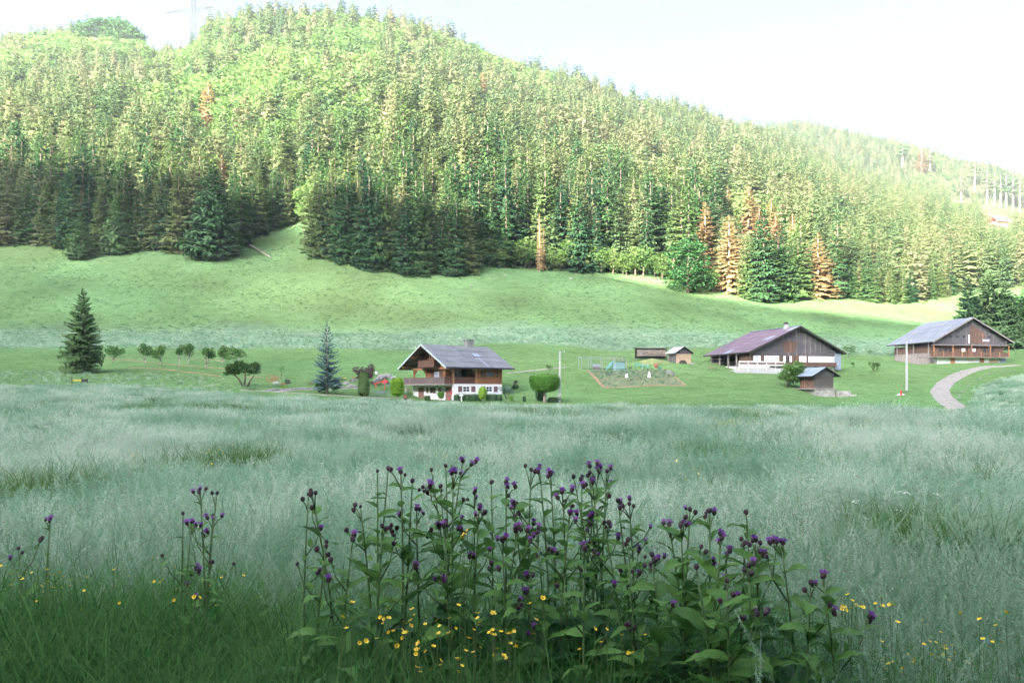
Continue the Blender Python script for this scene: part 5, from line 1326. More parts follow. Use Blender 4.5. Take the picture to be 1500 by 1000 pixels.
# flower clumps by the rockery and the iris bed
def clump(u, v, w, h, label, m, fm, nleaf, nfl, seed, name='flower_clump', leaf=.06, d=None):
    r_ = np.random.default_rng(seed); d = d or hit(u, v); k = d / F; x, y, z = G(u, d, -.03)
    t = thing(name, label, 'flowers', (x, y, z))
    c = r_.normal(size=(nleaf, 3)) * np.array([w * k * .28, w * k * .2, h * k * .25]) + np.array([0, 0, h * k * .45]); c[:, 2] = np.abs(c[:, 2])
    link('foliage', quads_mesh('foliage', leaf_quads(c, leaf, r_), m), t)
    if nfl:
        c = r_.normal(size=(nfl, 3)) * np.array([w * k * .28, w * k * .18, h * k * .14]) + np.array([0, -.05, h * k * .8])
        link('blossom', quads_mesh('blossom', leaf_quads(c, leaf * .9, r_), fm), t)
    return t
def flat(name, c): return simple(name, c, tuple(x * .8 for x in c), 8, .8)
M['f_white'], M['f_red'], M['f_blue'], M['f_yellow'], M['f_orange'] = flat('f_white', (.75, .75, .70)), flat('f_red', (.55, .04, .07)), flat('f_blue', (.20, .20, .55)), flat('f_yellow', (.60, .50, .06)), flat('f_orange', (.55, .25, .08))
clump(405, 566, 12, 7, 'rounded white flowering bush in the rockery below the wagon wheels', M['grey_leaf'], M['f_white'], 200, 260, 600)
clump(414, 566, 9, 5, 'red flowers in the rockery beside the white bush', M['hedge_leaf'], M['f_red'], 120, 110, 601)
clump(416, 569, 9, 4, 'yellow green low plant in the rockery below the red flowers', M['topiary_lime'], M['f_yellow'], 200, 20, 602)
clump(456, 564, 9, 4, 'red geraniums above the rockery wall left of the blue spruce', M['hedge_leaf'], M['f_red'], 120, 40, 603)
clump(503, 557, 10, 4, 'yellow flowers on top of the rockery right of the blue spruce', M['hedge_leaf'], M['f_yellow'], 80, 120, 604)
clump(519, 555, 12, 3, 'orange flowers on the rock bank beside the purple bush', M['hedge_leaf'], M['f_orange'], 80, 90, 605)
clump(559, 581, 24, 9, 'bed of blue irises over grey green leaves beside the chalet', M['grey_leaf'], M['f_blue'], 700, 130, 606)
clump(572, 568, 14, 6, 'low grey green shrub below the red hand cart', M['grey_leaf'], M['f_white'], 300, 0, 607)
clump(556, 565, 9, 5, 'dark green mound plant under the hand cart shaft', M['hedge_leaf'], M['f_white'], 200, 0, 608)
clump(594, 579, 14, 10, 'white flowers in the bed beside the chalet wall', M['grey_leaf'], M['f_white'], 260, 130, 609)
clump(598, 577, 8, 9, 'dark red flowers next to the chalet wall', M['hedge_leaf'], M['f_red'], 120, 60, 610)
clump(819, 592, 6, 13, 'white flowering climber at the foot of the utility pole', M['hedge_leaf'], M['f_white'], 120, 170, 611, d=hit(820, 590) - .3)
clump(557, 586, 14, 3, 'low white edging flowers along the garden path', M['hedge_leaf'], M['f_white'], 100, 70, 612)
clump(370, 572, 18, 6, 'leafy green clump at the foot of the dark pruned tree', M['hedge_leaf'], M['f_blue'], 300, 12, 613)
clump(1045, 537, 20, 6, 'red and pink pot flowers under the eaves of the purple roofed farmhouse', M['hedge_leaf'], M['f_red'], 200, 90, 614, d=156.5)

# unseen trees added behind the camera so that their crowns darken the verge
for q, (x, y, h_) in enumerate(((-8, -3.7, 8.2), (-3.9, -3.4, 9), (.5, -4.0, 9.6), (4.7, -3.4, 8.4), (9, -3.8, 8))):
    t = thing('added_shade_tree', '%s unseen leafy tree added to shade the verge, counted from the left' % ordinal(q), 'tree', (x, y, H(x, y)), q, 'unseen trees added to shade the verge')
    link('trunk', limbs_mesh('trunk', M['bark'], 1.6, .16, [(1, 0, h_ * .7), (-1, .6, h_ * .75), (0, -1, h_ * .7), (0, .8, h_ * .6)], 700 + q), t)
    link('crown', crown_mesh('crown', [(0, 0, h_ * .52, 2.5, 2.2, h_ * .46), (1.3, .7, h_ * .4, 1.3, 1.2, 1.2), (-1.3, .6, h_ * .45, 1.3, 1.2, 1.3), (0, 1.0, h_ * .66, 1.6, 1.5, 1.3)], 6000, .16, M['broad'], 710 + q), t)
# ------------------------------------------------------------------ grass and herbs
M['blade'] = leafy('blade', [(0, (.05, .115, .035)), (.6, (.085, .17, .05)), (1, (.13, .215, .08))], .35, nscale=.9, namt=.4)
M['blade_dark'] = leafy('blade_dark', [(0, (.042, .125, .038)), (1, (.11, .235, .07))], .3, nscale=1.5, namt=.5)
M['blade_dew'] = leafy('blade_dew', [(0, (.06, .15, .06)), (.5, (.15, .27, .14)), (1, (.25, .38, .24))], .4, nscale=1.2, namt=.4, rnd=.9, patch=1.8, pscale=.22)
M['panicle'] = leafy('panicle', [(0, (.16, .29, .18)), (.4, (.26, .40, .27)), (.75, (.37, .49, .36)), (1, (.50, .56, .45))], .45, nscale=1.0, namt=.5, rnd=.9, patch=1.8, pscale=.2)
M['panicle_brown'] = leafy('panicle_brown', [(0, (.23, .18, .16)), (1, (.32, .26, .21))], .25, nscale=2, namt=.4)
M['panicle_near'] = leafy('panicle_near', [(0, (.15, .29, .16)), (1, (.35, .48, .33))], .35, nscale=3, namt=.5)
M['umbel'] = leafy('umbel', [(0, (.55, .58, .50)), (1, (.68, .70, .62))], .2)
M['herb'] = leafy('herb', [(0, (.095, .185, .085)), (1, (.15, .235, .118))], .3, nscale=.3, namt=.4)

def grass_tuft(name, seed, nb, hmin, hmax, spread, wid, lean, mats, npan=0, pan_len=.16, pan_n=26, wind=.0, seg=3, brown=0.0, pan_w=.0022, pan_s=.17):
    """blades (material 0) and feathery seed heads on thin stems (material 1)"""
    r = np.random.default_rng(seed); T = []; mi = []
    for k in range(nb):
        a = r.uniform(0, 2 * PI); q = spread * math.sqrt(r.random()); p = np.array([q * math.cos(a), q * math.sin(a), 0])
        az = r.uniform(0, 2 * PI); D = np.array([math.cos(az), math.sin(az), 0]); S = np.array([-D[1], D[0], 0]); L = r.uniform(hmin, hmax); ln = lean * r.uniform(.3, 1.4); w = wid * r.uniform(.6, 1.3)
        prev = p; pw = w
        for s_ in range(1, seg + 1):
            t = s_ / seg; c = p + D * L * ln * t ** 2.2 + np.array([wind * L * t * t, 0, L * (t - .35 * ln * t ** 3)])
            nw = w * (1 - t ** 1.5) if s_ < seg else 0
            T.append((prev - S * pw, prev + S * pw, c + S * nw, c - S * nw)); mi.append(0); prev, pw = c, nw
    for k in range(npan):
        a = r.uniform(0, 2 * PI); q = spread * math.sqrt(r.random()); p = np.array([q * math.cos(a), q * math.sin(a), 0])
        az = r.uniform(0, 2 * PI); D = np.array([math.cos(az), math.sin(az), 0]); L = hmax * r.uniform(.85, 1.35); ln = lean * .45 * r.uniform(.2, 1.6)
        S = np.array([-D[1], D[0], 0]); prev = p; w = wid * .22
        cs = []
        for s_ in range(1, seg + 2):
            t = s_ / (seg + 1); c = p + D * L * ln * t ** 2 + np.array([wind * L * t * t, 0, L * t * (1 - .2 * ln * t)])
            T.append((prev - S * w, prev + S * w, c + S * w * .8, c - S * w * .8)); mi.append(1); prev = c; cs.append(c)
        ax = cs[-1] - cs[-2]; ax /= np.linalg.norm(ax); pl = pan_len * r.uniform(.7, 1.3)
        for j in range(pan_n):
            f = j / pan_n; b = cs[-1] - ax * pl * (1 - f); o = r.normal(size=3) * pl * pan_s * (1 - f * .75); o[2] -= pl * .04
            s0 = r.normal(size=3); s0 /= np.linalg.norm(s0); ww = pan_w * r.uniform(.7, 1.6)
            T.append((b, b + o * .5 + s0 * ww, b + o * 1.15, b + o * .6 - s0 * ww)); mi.append(2 if r.random() < brown else 1)
    return quads_mesh(name, np.array(T), mats, mi)
def umbel_mesh(name, seed, h):
    r = np.random.default_rng(seed); T = []; mi = []
    for q in range(3):
        x0_, y0_ = r.normal(size=2) * .07; hh = h * r.uniform(.8, 1.1); b = np.array([x0_, y0_, 0]); c = np.array([x0_ * 2, y0_ * 2, hh])
        T.append((b - (.002, 0, 0), b + (.002, 0, 0), c + (.0015, 0, 0), c - (.0015, 0, 0))); mi.append(0)
        for k in range(12):
            a, f = r.uniform(0, 2 * PI), math.sqrt(r.random()) * .04; e = c + np.array([f * math.cos(a), f * math.sin(a), .025 - f * .3])
            T.append((c, c + (.0012, 0, 0), e + (.001, 0, 0), e)); mi.append(0)
            s_ = .0075; T.append((e + (-s_, -s_, 0), e + (s_, -s_, .003), e + (s_, s_, 0), e + (-s_, s_, .003))); mi.append(1)
        for k in range(5):
            e = c * r.uniform(.25, .8) + r.normal(size=3) * .05; T.append((e, e + (.03, .01, .01), e + (.07, .03, -.01), e + (.02, .04, 0))); mi.append(0)
    return quads_mesh(name, np.array(T), [M['herb'], M['umbel']], mi)

G3 = [M['blade_dew'], M['panicle'], M['panicle_brown']]
MEADOW = [grass_tuft('meadow_tuft', 700 + k, 22, .28, .55, .17, .0042, .75, G3, 16, .17, 34, wd_, 3, br, .0016) for k, (br, wd_) in enumerate([(.05, .08), (.0, .15), (.25, .05), (.05, -.1), (.0, .2)])]
MEADOW_FAR = [grass_tuft('meadow_far_tuft', 720 + k, 22, .25, .5, .42, .012, .7, G3, 22, .24, 12, .1, 2, .08, .010) for k in range(4)]
GREEN = [grass_tuft('green_tuft', 740 + k, 80, .4, .8, .24, .0036, .85, [M['blade'], M['panicle'], M['panicle_brown']], 0) for k in range(3)]
NEAR = [grass_tuft('near_tuft', 760 + k, 26, .45, .85, .13, .0042, .75, [M['blade_dark'], M['panicle_near'], M['panicle_brown']], np_, .13, 110, .0, 5, .05, .0012, .045) for k, np_ in enumerate((0, 0, 0, 0, 1))]
FINE = [grass_tuft('fine_tuft', 780 + k, 16, .4, .7, .16, .0025, .6, [M['blade'], M['panicle_near'], M['panicle_brown']], 9, .16, 120, .1, 4, .05, .0013, .06) for k in range(4)]
UMB = [umbel_mesh('umbel_kind', 800 + k, .6) for k in range(3)]
HERB = [grass_tuft('herb_tuft', 820 + k, 26, .18, .42, .5, .03, 1.0, [M['herb']], 0, seg=2) for k in range(3)]

def scatter(name, X_, Y_, protos, smin, smax, dz=0.0, tilt=.12, pid=None, wide=1.0, wave=0.0):
    n_ = len(X_); z_ = H(X_, Y_) + dz
    s_ = rng.uniform(smin, smax, n_)
    if wave: s_ = s_ * (1 + wave * fbm(X_, Y_, 81, .8, 3))
    return instancer(name, np.c_[X_, Y_, z_], np.c_[rng.normal(0, tilt, (n_, 2)), rng.uniform(0, 2 * PI, n_)], np.c_[s_ * wide, s_ * wide, s_], rng.integers(0, len(protos), n_) if pid is None else pid, protos)
def wedge(y0, y1, n_, a=.70, power=1.0):
    """points spread evenly over the ground the camera sees between two distances"""
    yv = np.sqrt(rng.uniform(y0 * y0, y1 * y1, n_)) if power == 1.0 else y0 + (y1 - y0) * rng.uniform(0, 1, n_) ** power
    return rng.uniform(-a, a, n_) * yv, yv
U_ = lambda x, y: 750 + F * x / y
# darker green tussocks
cx_, cy_, PATCH = [], [], []
for (u, v, rad, n_) in ((40, 735, .9, 26), (10, 760, .7, 18), (330, 690, .8, 18), (345, 680, 1.0, 14), (660, 672, 1.6, 22), (1065, 695, 1.3, 30), (1045, 690, 1.0, 16), (1145, 740, .8, 18), (1285, 800, .55, 20), (1380, 725, .8, 20), (1330, 830, .5, 18), (1440, 830, .5, 14), (1300, 690, 1.3, 20), (845, 665, 2.0, 16), (490, 640, 3, 24), (930, 640, 3, 20), (150, 650, 2.5, 20), (210, 700, .8, 12), (1210, 640, 3, 20), (1460, 850, .5, 14), (900, 592, 3, 40), (960, 598, 5, 60), (1030, 597, 5, 40)):
    d = hit(u, min(v + 560 / hit(u, v), 990)) if v > 610 else hit(u, v + 4)
    n_ = int(n_ * 1.5)
    PATCH.append(((u - 750) / F * d, d, rad))
    a = rng.uniform(0, 2 * PI, n_); q = rad * np.sqrt(rng.random(n_)); cx_.append((u - 750) / F * d + q * np.cos(a) * 1.5); cy_.append(d + q * np.sin(a))
for x0, y0 in zip(*wedge(7, 70, 110)):
    rad = rng.uniform(.25, .9) * (1 + y0 / 40); n_ = int(5 + 14 * rad); PATCH.append((x0, y0, rad))
    a = rng.uniform(0, 2 * PI, n_); q = rad * np.sqrt(rng.random(n_)); cx_.append(x0 + q * np.cos(a) * 1.5); cy_.append(y0 + q * np.sin(a))
PATCH = np.array(PATCH)
def clear_of_patches(x, y):
    k = np.ones(len(x), bool)
    for px, py_, pr in PATCH: k &= ((x - px) / 1.5) ** 2 + (y - py_) ** 2 > (pr * .85) ** 2
    return k
cx_, cy_ = np.concatenate(cx_), np.concatenate(cy_); k = cy_ < 70
scatter('green_tussocks', cx_[k], cy_[k], GREEN, .95, 1.4, wide=1.1); scatter('green_tussocks', cx_[~k], cy_[~k], GREEN, .5, .85, wide=1.6)
# feathery meadow: near, middle and far
patch = lambda x, y: fbm(x, y, 51, .55, 3)
x, y = wedge(4.6, 14, 6600); k = clear_of_patches(x, y); scatter('meadow_grass', x[k], y[k], MEADOW, .75, 1.25, wave=.3)
x, y = wedge(14, 34, 17500); k = clear_of_patches(x, y); scatter('meadow_grass', x[k], y[k], MEADOW, .8, 1.35, wide=1.35, wave=.35)
x, y = wedge(32, 140, 30000, .72); k = (y < mead_edge(U_(x, y)) + rng.normal(0, .8, len(x)) + fbm(x, y, 71, .22, 3) * 2.2) & clear_of_patches(x, y); k &= ~((np.abs(U_(x, y) - 1390) < 26) & (y > 98))
scatter('meadow_grass', x[k], y[k], MEADOW_FAR, .75, 1.3, wave=.3)
# the pale strip at the foot of the slope and coarse herbs on the slope itself
x, y = wedge(182, 206, 12000, .72); k = (y > strip_edge(U_(x, y)) + rng.normal(0, .5, len(x))); scatter('strip_grass', x[k], y[k], MEADOW_FAR, .5, 1.0)
x, y = wedge(200, 332, 26000, .72); e_ = forest_edge(U_(x, y)); k = (y < e_ + 3) & (fbm(x, y, 61, .12, 3) + rng.normal(0, .5, len(x)) > -.1)
scatter('slope_herbs', x[k], y[k], HERB, .5, 1.2)
# lawns keep a short uneven sward
x, y = wedge(92, 190, 15000, .70); u = U_(x, y); k = (y > mead_edge(u) + .5) & (y < strip_edge(u) - 1) & ~((np.abs(u - 1385) < 34) & (y < 150) & (u < 1425))
M['sward'] = leafy('sward', [(0, (.082, .18, .066)), (1, (.13, .235, .098))], .3, nscale=.25, namt=.6)
scatter('lawn_grass', x[k], y[k], [grass_tuft('sward_kind', 840 + q, 30, .04, .12, .55, .014, .6, [M['sward']], 0, seg=2) for q in range(3)], .7, 1.2)
x, y = wedge(93, 128, 3600, .72); u = U_(x, y); k = (u < 350 + rng.normal(0, 15, len(x))) & (y < 126) | ((u > 1425) & (y < 140)); scatter('rough_grass', x[k], y[k], MEADOW_FAR, .35, .75)
# vegetables
f, g_ = rng.random(900), rng.random(900); q = (vp[0] * (1 - g_)[:, None] + vp[3] * g_[:, None]) * (1 - f)[:, None] + (vp[1] * (1 - g_)[:, None] + vp[2] * g_[:, None]) * f[:, None]
k = (f < .5) | (rng.random(900) < .4)
M['veg'] = leafy('veg', [(0, (.10, .19, .11)), (1, (.22, .31, .20))], .3, nscale=.6, namt=.6)
scatter('vegetables', q[k, 0], q[k, 1], [grass_tuft('vegetable_kind', 850 + j, 14, .2, .42, .18, .035, .9, [M['veg']], 0, seg=2) for j in range(2)], .7, 1.3)
# white umbels
x, y = wedge(6, 60, 260); cxs, cys = [x], [y]
for u, v, n_ in ((1250, 725, 14), (1280, 740, 10), (1200, 790, 12), (1330, 780, 10), (1400, 760, 8), (520, 690, 10), (700, 640, 20), (250, 640, 20), (1180, 760, 10), (1220, 740, 8)):
    d = hit(u, min(v + 500 / hit(u, v), 990)); cxs.append((u - 750) / F * d + rng.normal(0, .35, n_)); cys.append(d + rng.normal(0, .5, n_))
scatter('white_umbel_flowers', np.concatenate(cxs), np.concatenate(cys), UMB, .8, 1.15)
def yellow_mesh(seed):
    r = np.random.default_rng(seed); c = r.normal(size=(14, 3)) * np.array([.12, .12, .05]) + np.array([0, 0, .6]); return quads_mesh('yellow_kind', leaf_quads(c, .012, r), M['buttercup'])
M['buttercup'] = simple('buttercup', (.78, .60, .015), (.70, .50, .012), 30, .35, spec=.6)
x, y = wedge(8, 60, 160); cxs, cys = [x], [y]
for u, v, n_ in ((1090, 640, 26), (1170, 655, 16), (1250, 650, 16), (1180, 640, 14), (120, 635, 10), (150, 620, 10), (70, 630, 10)):
    d = hit(u, v + 10); cxs.append((u - 750) / F * d + rng.normal(0, .9, n_)); cys.append(d + rng.normal(0, 1.2, n_))
scatter('yellow_meadow_flowers', np.concatenate(cxs), np.concatenate(cys), [yellow_mesh(q) for q in range(3)], .9, 1.2)
# the dark rank grass of the verge, thinning into the meadow; finer on the right
x, y = wedge(1.75, 4.9, 4600, .72); u = U_(x, y); lim = np.interp(u, [0, 300, 450, 1150, 1230, 1500], [4.0, 4.2, 3.6, 3.5, 2.5, 2.35]) + rng.normal(0, .25, len(x)); k = y < lim
scatter('verge_grass', x[k], y[k], NEAR, .85, 1.25, pid=rng.choice(5, int(k.sum()), p=[.25, .25, .25, .25, 0]))
x, y = wedge(2.0, 6.0, 1500, .72); u = U_(x, y); k = (u > 1150 + rng.normal(0, 60, len(x))) | (y > np.interp(u, [0, 450, 1200], [4.0, 3.9, 3.6])); scatter('fine_grass', x[k], y[k], FINE, .75, 1.1)

# ------------------------------------------------------------------ thistles
def leaf_mesh(name, seed, wid, m, fold=.25, arch=.5, teeth=True):
    r = np.random.default_rng(seed); mb = MB(); n_ = 9; vs = []
    for i_ in range(n_):
        t = i_ / (n_ - 1); w = wid * (math.sin(PI * min(t ** .62 * .97 + .02, 1)) ** .85) * (1 + (.12 * (-1) ** i_ if teeth else 0)) + .012 * (1 - t)
        x = t - .12 * arch * t * t; z = arch * (.28 * t - .62 * t * t) + r.uniform(-.008, .008)
        ru = r.uniform(-.03, .03)
        vs += [(x, -w, z + fold * w + ru), (x + .02, -w * .5, z + fold * w * .35), (x + .03, 0, z), (x + .02, w * .5, z + fold * w * .35), (x, w, z + fold * w - ru)]
    mb.add(vs, [((i_ + 1) * 5 + c, (i_ + 1) * 5 + c + 1, i_ * 5 + c + 1, i_ * 5 + c) for i_ in range(n_ - 1) for c in range(4)])
    return mb.mesh(name, m, True)
def leaf_mat(name, lo, hi, vein):
    m, n, l = mat(name); out = n.new('ShaderNodeOutputMaterial')
    oi = n.new('ShaderNodeObjectInfo'); r = ramp(n, l, oi.outputs['Random'], [(0, lo), (1, hi)])
    tc = n.new('ShaderNodeTexCoord'); sp = n.new('ShaderNodeSeparateXYZ'); l.new(tc.outputs['Object'], sp.inputs[0])
    ab = n.new('ShaderNodeMath'); ab.operation = 'ABSOLUTE'; l.new(sp.outputs[1], ab.inputs[0])
    lt = n.new('ShaderNodeMath'); lt.operation = 'LESS_THAN'; l.new(ab.outputs[0], lt.inputs[0]); lt.inputs[1].default_value = .012
    md_ = n.new('ShaderNodeMath'); md_.operation = 'MULTIPLY_ADD'; l.new(ab.outputs[0], md_.inputs[0]); md_.inputs[1].default_value = -1.2; l.new(sp.outputs[0], md_.inputs[2])
    fr = n.new('ShaderNodeMath'); fr.operation = 'PINGPONG'; l.new(md_.outputs[0], fr.inputs[0]); fr.inputs[1].default_value = .06
    l2 = n.new('ShaderNodeMath'); l2.operation = 'LESS_THAN'; l.new(fr.outputs[0], l2.inputs[0]); l2.inputs[1].default_value = .006
    mx_ = n.new('ShaderNodeMath'); mx_.operation = 'MAXIMUM'; l.new(lt.outputs[0], mx_.inputs[0]); l.new(l2.outputs[0], mx_.inputs[1])
    mu = n.new('ShaderNodeMath'); mu.operation = 'MULTIPLY'; l.new(mx_.outputs[0], mu.inputs[0]); mu.inputs[1].default_value = .4
    col = mix(n, l, mu.outputs[0], r.outputs[0], vein)
    g = n.new('ShaderNodeNewGeometry'); nz = noise(n, l, 18, 3, .6, g.outputs['Position'])
    col = mix(n, l, .5, col, ramp(n, l, nz.outputs[0], [(.35, (.75, .78, .72)), (.65, (1.15, 1.12, 1.1))]).outputs[0], 'MULTIPLY')
    back = mix(n, l, .35, col, (.22, .34, .24)); col2 = mix(n, l, g.outputs['Backfacing'], col, back)
    p = n.new('ShaderNodeBsdfPrincipled'); p.inputs['Roughness'].default_value = .6; p.inputs['Specular IOR Level'].default_value = .22; l.new(col2, p.inputs['Base Color'])
    t = n.new('ShaderNodeBsdfTranslucent'); hs = n.new('ShaderNodeHueSaturation'); hs.inputs['Value'].default_value = 1.3; l.new(col, hs.inputs['Color']); l.new(hs.outputs[0], t.inputs[0])
    ms = n.new('ShaderNodeMixShader'); ms.inputs[0].default_value = .3; l.new(p.outputs[0], ms.inputs[1]); l.new(t.outputs[0], ms.inputs[2]); l.new(ms.outputs[0], out.inputs[0])
    return m
M['thistle_leaf'] = leaf_mat('thistle_leaf', (.075, .18, .04), (.13, .285, .06), (.13, .24, .08))
M['thistle_low'] = leaf_mat('thistle_low', (.035, .11, .032), (.065, .175, .05), (.10, .19, .08))
M['thistle_stem'] = simple('thistle_stem', (.10, .20, .06), (.10, .14, .06), 14, .7)
M['bract'] = simple('bract', (.045, .025, .04), (.085, .055, .06), 60, .7)
M['petal'] = leafy('petal', [(0, (.24, .09, .34)), (1, (.42, .20, .52))], .35, nscale=40, namt=.5)
LEAF = [leaf_mesh('thistle_leaf', 900 + k, w, M['thistle_leaf'], f, a) for k, (w, f, a) in enumerate([(.19, .3, .35), (.22, .2, .7), (.16, .4, .1), (.20, .15, 1.0), (.18, .5, .55)])]
LOWL = [leaf_mesh('thistle_low_leaf', 910 + k, w, M['thistle_low'], f, a) for k, (w, f, a) in enumerate([(.25, .2, .6), (.28, .12, 1.0), (.23, .3, .35)])]
def bract_mesh(name, sc, seed):
    r = np.random.default_rng(seed); mb = MB(); mb.lathe([(.003, -.012), (.008, -.008), (.0115, 0), (.0105, .008), (.0065, .014)], 9)
    for k in range(26):
        a = r.uniform(0, 2 * PI); z = r.uniform(-.008, .012); q = .0108 if abs(z) < .006 else .008
        p = np.array([q * math.cos(a), q * math.sin(a), z]); o = np.array([math.cos(a), math.sin(a), .6]) * .0045; s_ = np.array([-math.sin(a), math.cos(a), 0]) * .0016
        mb.add([p - s_, p + s_, p + o], [(0, 1, 2)])
    mb.v = [tuple(np.array(v) * sc) for v in mb.v]
    return mb.mesh(name, M['bract'])
def petal_mesh(name, sc, seed):
    r = np.random.default_rng(seed); T = []
    for k in range(60):
        a = r.uniform(0, 2 * PI); q = r.uniform(0, 1); b = np.array([.006 * q * math.cos(a), .006 * q * math.sin(a), .010]); o = np.array([math.cos(a) * q * 1.05, math.sin(a) * q * 1.05, 1.15 - q * .55]) * .0165 * r.uniform(.8, 1.15)
        s_ = np.cross(o, r.normal(size=3)); s_ = s_ / np.linalg.norm(s_) * .0013
        T.append((b - s_ * .6, b + s_ * .6, b + o + s_, b + o - s_))
    return quads_mesh(name, np.array(T) * sc, M['petal'])
BR = [bract_mesh('bract_cup', s, 920 + k) for k, s in enumerate((.74, .64, .52))]
PE = [petal_mesh('petals', s, 930 + k) for k, s in enumerate((.74, .64, .52))]
def thistle(u, v, d, label, group, seed, heads=4, bloom=.5, leaves=11, big=.2, lean=.0, branch=2):
    r = np.random.default_rng(seed)
    x, zt = (u - 750) / F * d, zv(v, d)
    bx_, by_ = x - lean + r.uniform(-.06, .06), d + r.uniform(-.05, .05); gz = H(bx_, by_); h = zt - gz
    t = thing('thistle_plant', label, 'thistle', (bx_, by_, gz), 0, group)
    top = np.array([x - bx_, d - by_, h]); bow = r.normal(size=2) * .03
    def on(f): p = top * f; return p + np.array([bow[0], bow[1], 0]) * math.sin(PI * f)
    mb = MB(); mb.tube([on(f) for f in np.linspace(-.02, .97, 8)], np.linspace(.0068, .0028, 8), 6)
    spots = []
    def headcluster(c, n_, sp, f0):
        for k in range(n_):
            o = np.array([0, 0, 0.]) if k == 0 else r.normal(size=3) * np.array([sp, sp * .7, sp * .6]) + np.array([0, 0, -.008])
            e = c + o; root = on(f0) if f0 else c - np.array([0, 0, .05]); mb.tube([root + (e - root) * .0, root + (e - root) * .6 + np.array([0, 0, .004]), e - np.array([0, 0, .008])], [.0026, .0022, .0018], 4); spots.append(e)
    headcluster(top, heads, .02, .95)
    for b in range(branch):
        f = r.uniform(.55, .88); p = on(f); side = r.choice([-1, 1]); L = r.uniform(.10, .24) * (1.2 - f) * 2.2
        e = p + np.array([side * L * r.uniform(.25, .6), L * r.uniform(-.35, .35), L * r.uniform(.7, 1.1)]); md_ = p + (e - p) * .5 + np.array([side * L * .08, 0, -L * .04])
        mb.tube([p, md_, e], [.0030, .0025, .0018], 5)
        c = e; n_ = int(r.integers(1, 4))
        for k in range(n_):
            q = c + (r.normal(size=3) * .016 if k else 0); mb.tube([c - (c - p) * .12, q], [.002, .0016], 4); spots.append(q)
        for fl in (.35, .75):
            az = r.uniform(0, 2 * PI); o = link('leaf', LEAF[int(r.integers(0, 5))], t, tuple(p + (e - p) * fl)); s_ = r.uniform(.04, .08); o.scale = (s_,) * 3; o.rotation_euler = (r.uniform(-.4, .4), r.uniform(-1.0, .0), az)
    mb.build('stem', M['thistle_stem'], t, smooth=True)
    az = r.uniform(0, 2 * PI)
    for k in range(leaves):
        f = .12 + .82 * (k + r.uniform(-.3, .3)) / (leaves - 1); f = min(f, .96); az += 2.4 + r.uniform(-.4, .4)
        s_ = big * (1.15 - .78 * f) * r.uniform(.75, 1.2)
        low = f < .62
        o = link('leaf', (LOWL[int(r.integers(0, 3))] if low else LEAF[int(r.integers(0, 5))]), t, tuple(on(f)))
        o.scale = (s_, s_ * r.uniform(.85, 1.15), s_); o.rotation_euler = (r.uniform(-.45, .45), r.uniform(-.75, -.05) if not low else r.uniform(-.4, .25), az)
    for e in spots:
        q = int(r.choice([0, 1, 2], p=[.4, .4, .2])); o = link('flower_head', BR[q], t, tuple(e)); o.rotation_euler = (r.normal() * .3, r.normal() * .3, r.uniform(0, 6))
        if r.random() < bloom: o2 = link('petals', PE[q], o)
    return t
TH = [  # u, v of the top, depth, number of heads, share in bloom, branches
 (456, 722, 3.0, 4, .05, 1), (478, 800, 2.9, 2, .0, 2), (528, 742, 3.1, 3, .3, 2), (517, 790, 2.7, 2, .2, 2), (553, 690, 3.05, 1, .0, 1), (569, 686, 3.1, 1, .0, 0), (587, 691, 3.0, 3, .7, 0), (604, 704, 3.05, 1, .0, 1),
 (632, 688, 3.2, 1, 0, 1), (653, 682, 3.1, 1, 0, 1), (664, 690, 3.0, 4, .9, 2), (678, 675, 3.05, 3, .8, 1), (645, 712, 3.2, 4, .5, 2), (610, 745, 3.1, 3, .6, 2), (695, 722, 3.15, 3, .8, 2), (720, 706, 3.2, 1, 0, 2), (741, 706, 3.05, 3, .8, 1), (702, 745, 2.9, 4, .5, 2),
 (752, 738, 3.2, 4, .6, 2), (760, 772, 3.0, 4, .8, 2), (778, 688, 3.1, 3, .2, 1), (790, 684, 3.15, 2, .5, 1), (806, 692, 3.1, 3, .9, 1), (824, 718, 3.05, 4, .8, 2), (840, 698, 3.2, 2, 0, 1), (853, 697, 3.25, 2, 0, 1), (864, 692, 3.2, 3, .1, 1), (877, 688, 3.1, 4, .9, 1), (889, 690, 3.0, 3, .5, 1), (868, 708, 3.0, 4, .5, 2),
 (905, 733, 3.15, 3, .6, 2), (922, 738, 3.1, 4, .4, 2), (835, 752, 2.9, 4, .5, 3), (786, 780, 2.8, 4, .7, 3), (885, 765, 2.85, 4, .3, 3), (735, 790, 2.75, 4, .6, 2), (650, 770, 2.9, 3, .4, 2), (560, 770, 2.8, 2, .3, 2), (920, 790, 2.7, 2, .2, 3), (855, 800, 2.6, 3, .3, 2),
 (980, 768, 2.9, 3, .9, 1), (998, 766, 2.85, 4, .8, 1), (1011, 746, 2.95, 4, .4, 1), (1040, 748, 2.9, 4, .2, 1), (1057, 788, 2.75, 4, .9, 1), (1093, 750, 2.9, 1, 0, 1), (1091, 795, 2.8, 2, 0, 1), (1103, 791, 2.75, 3, .5, 1), (1144, 793, 2.7, 4, .5, 1), (1097, 828, 2.65, 4, .2, 1), (955, 812, 2.7, 2, .1, 3), (1020, 830, 2.6, 1, .2, 3), (1065, 850, 2.5, 1, .0, 3), (1188, 853, 2.6, 3, .5, 1), (1204, 845, 2.65, 4, .6, 1)]
rank = {}
for lo_, hi_ in ((0, 950), (950, 1180), (1180, 1500)):
    for k, q in enumerate(sorted((q for q in range(len(TH)) if lo_ <= TH[q][0] < hi_), key=lambda q: TH[q][0])): rank[q] = k
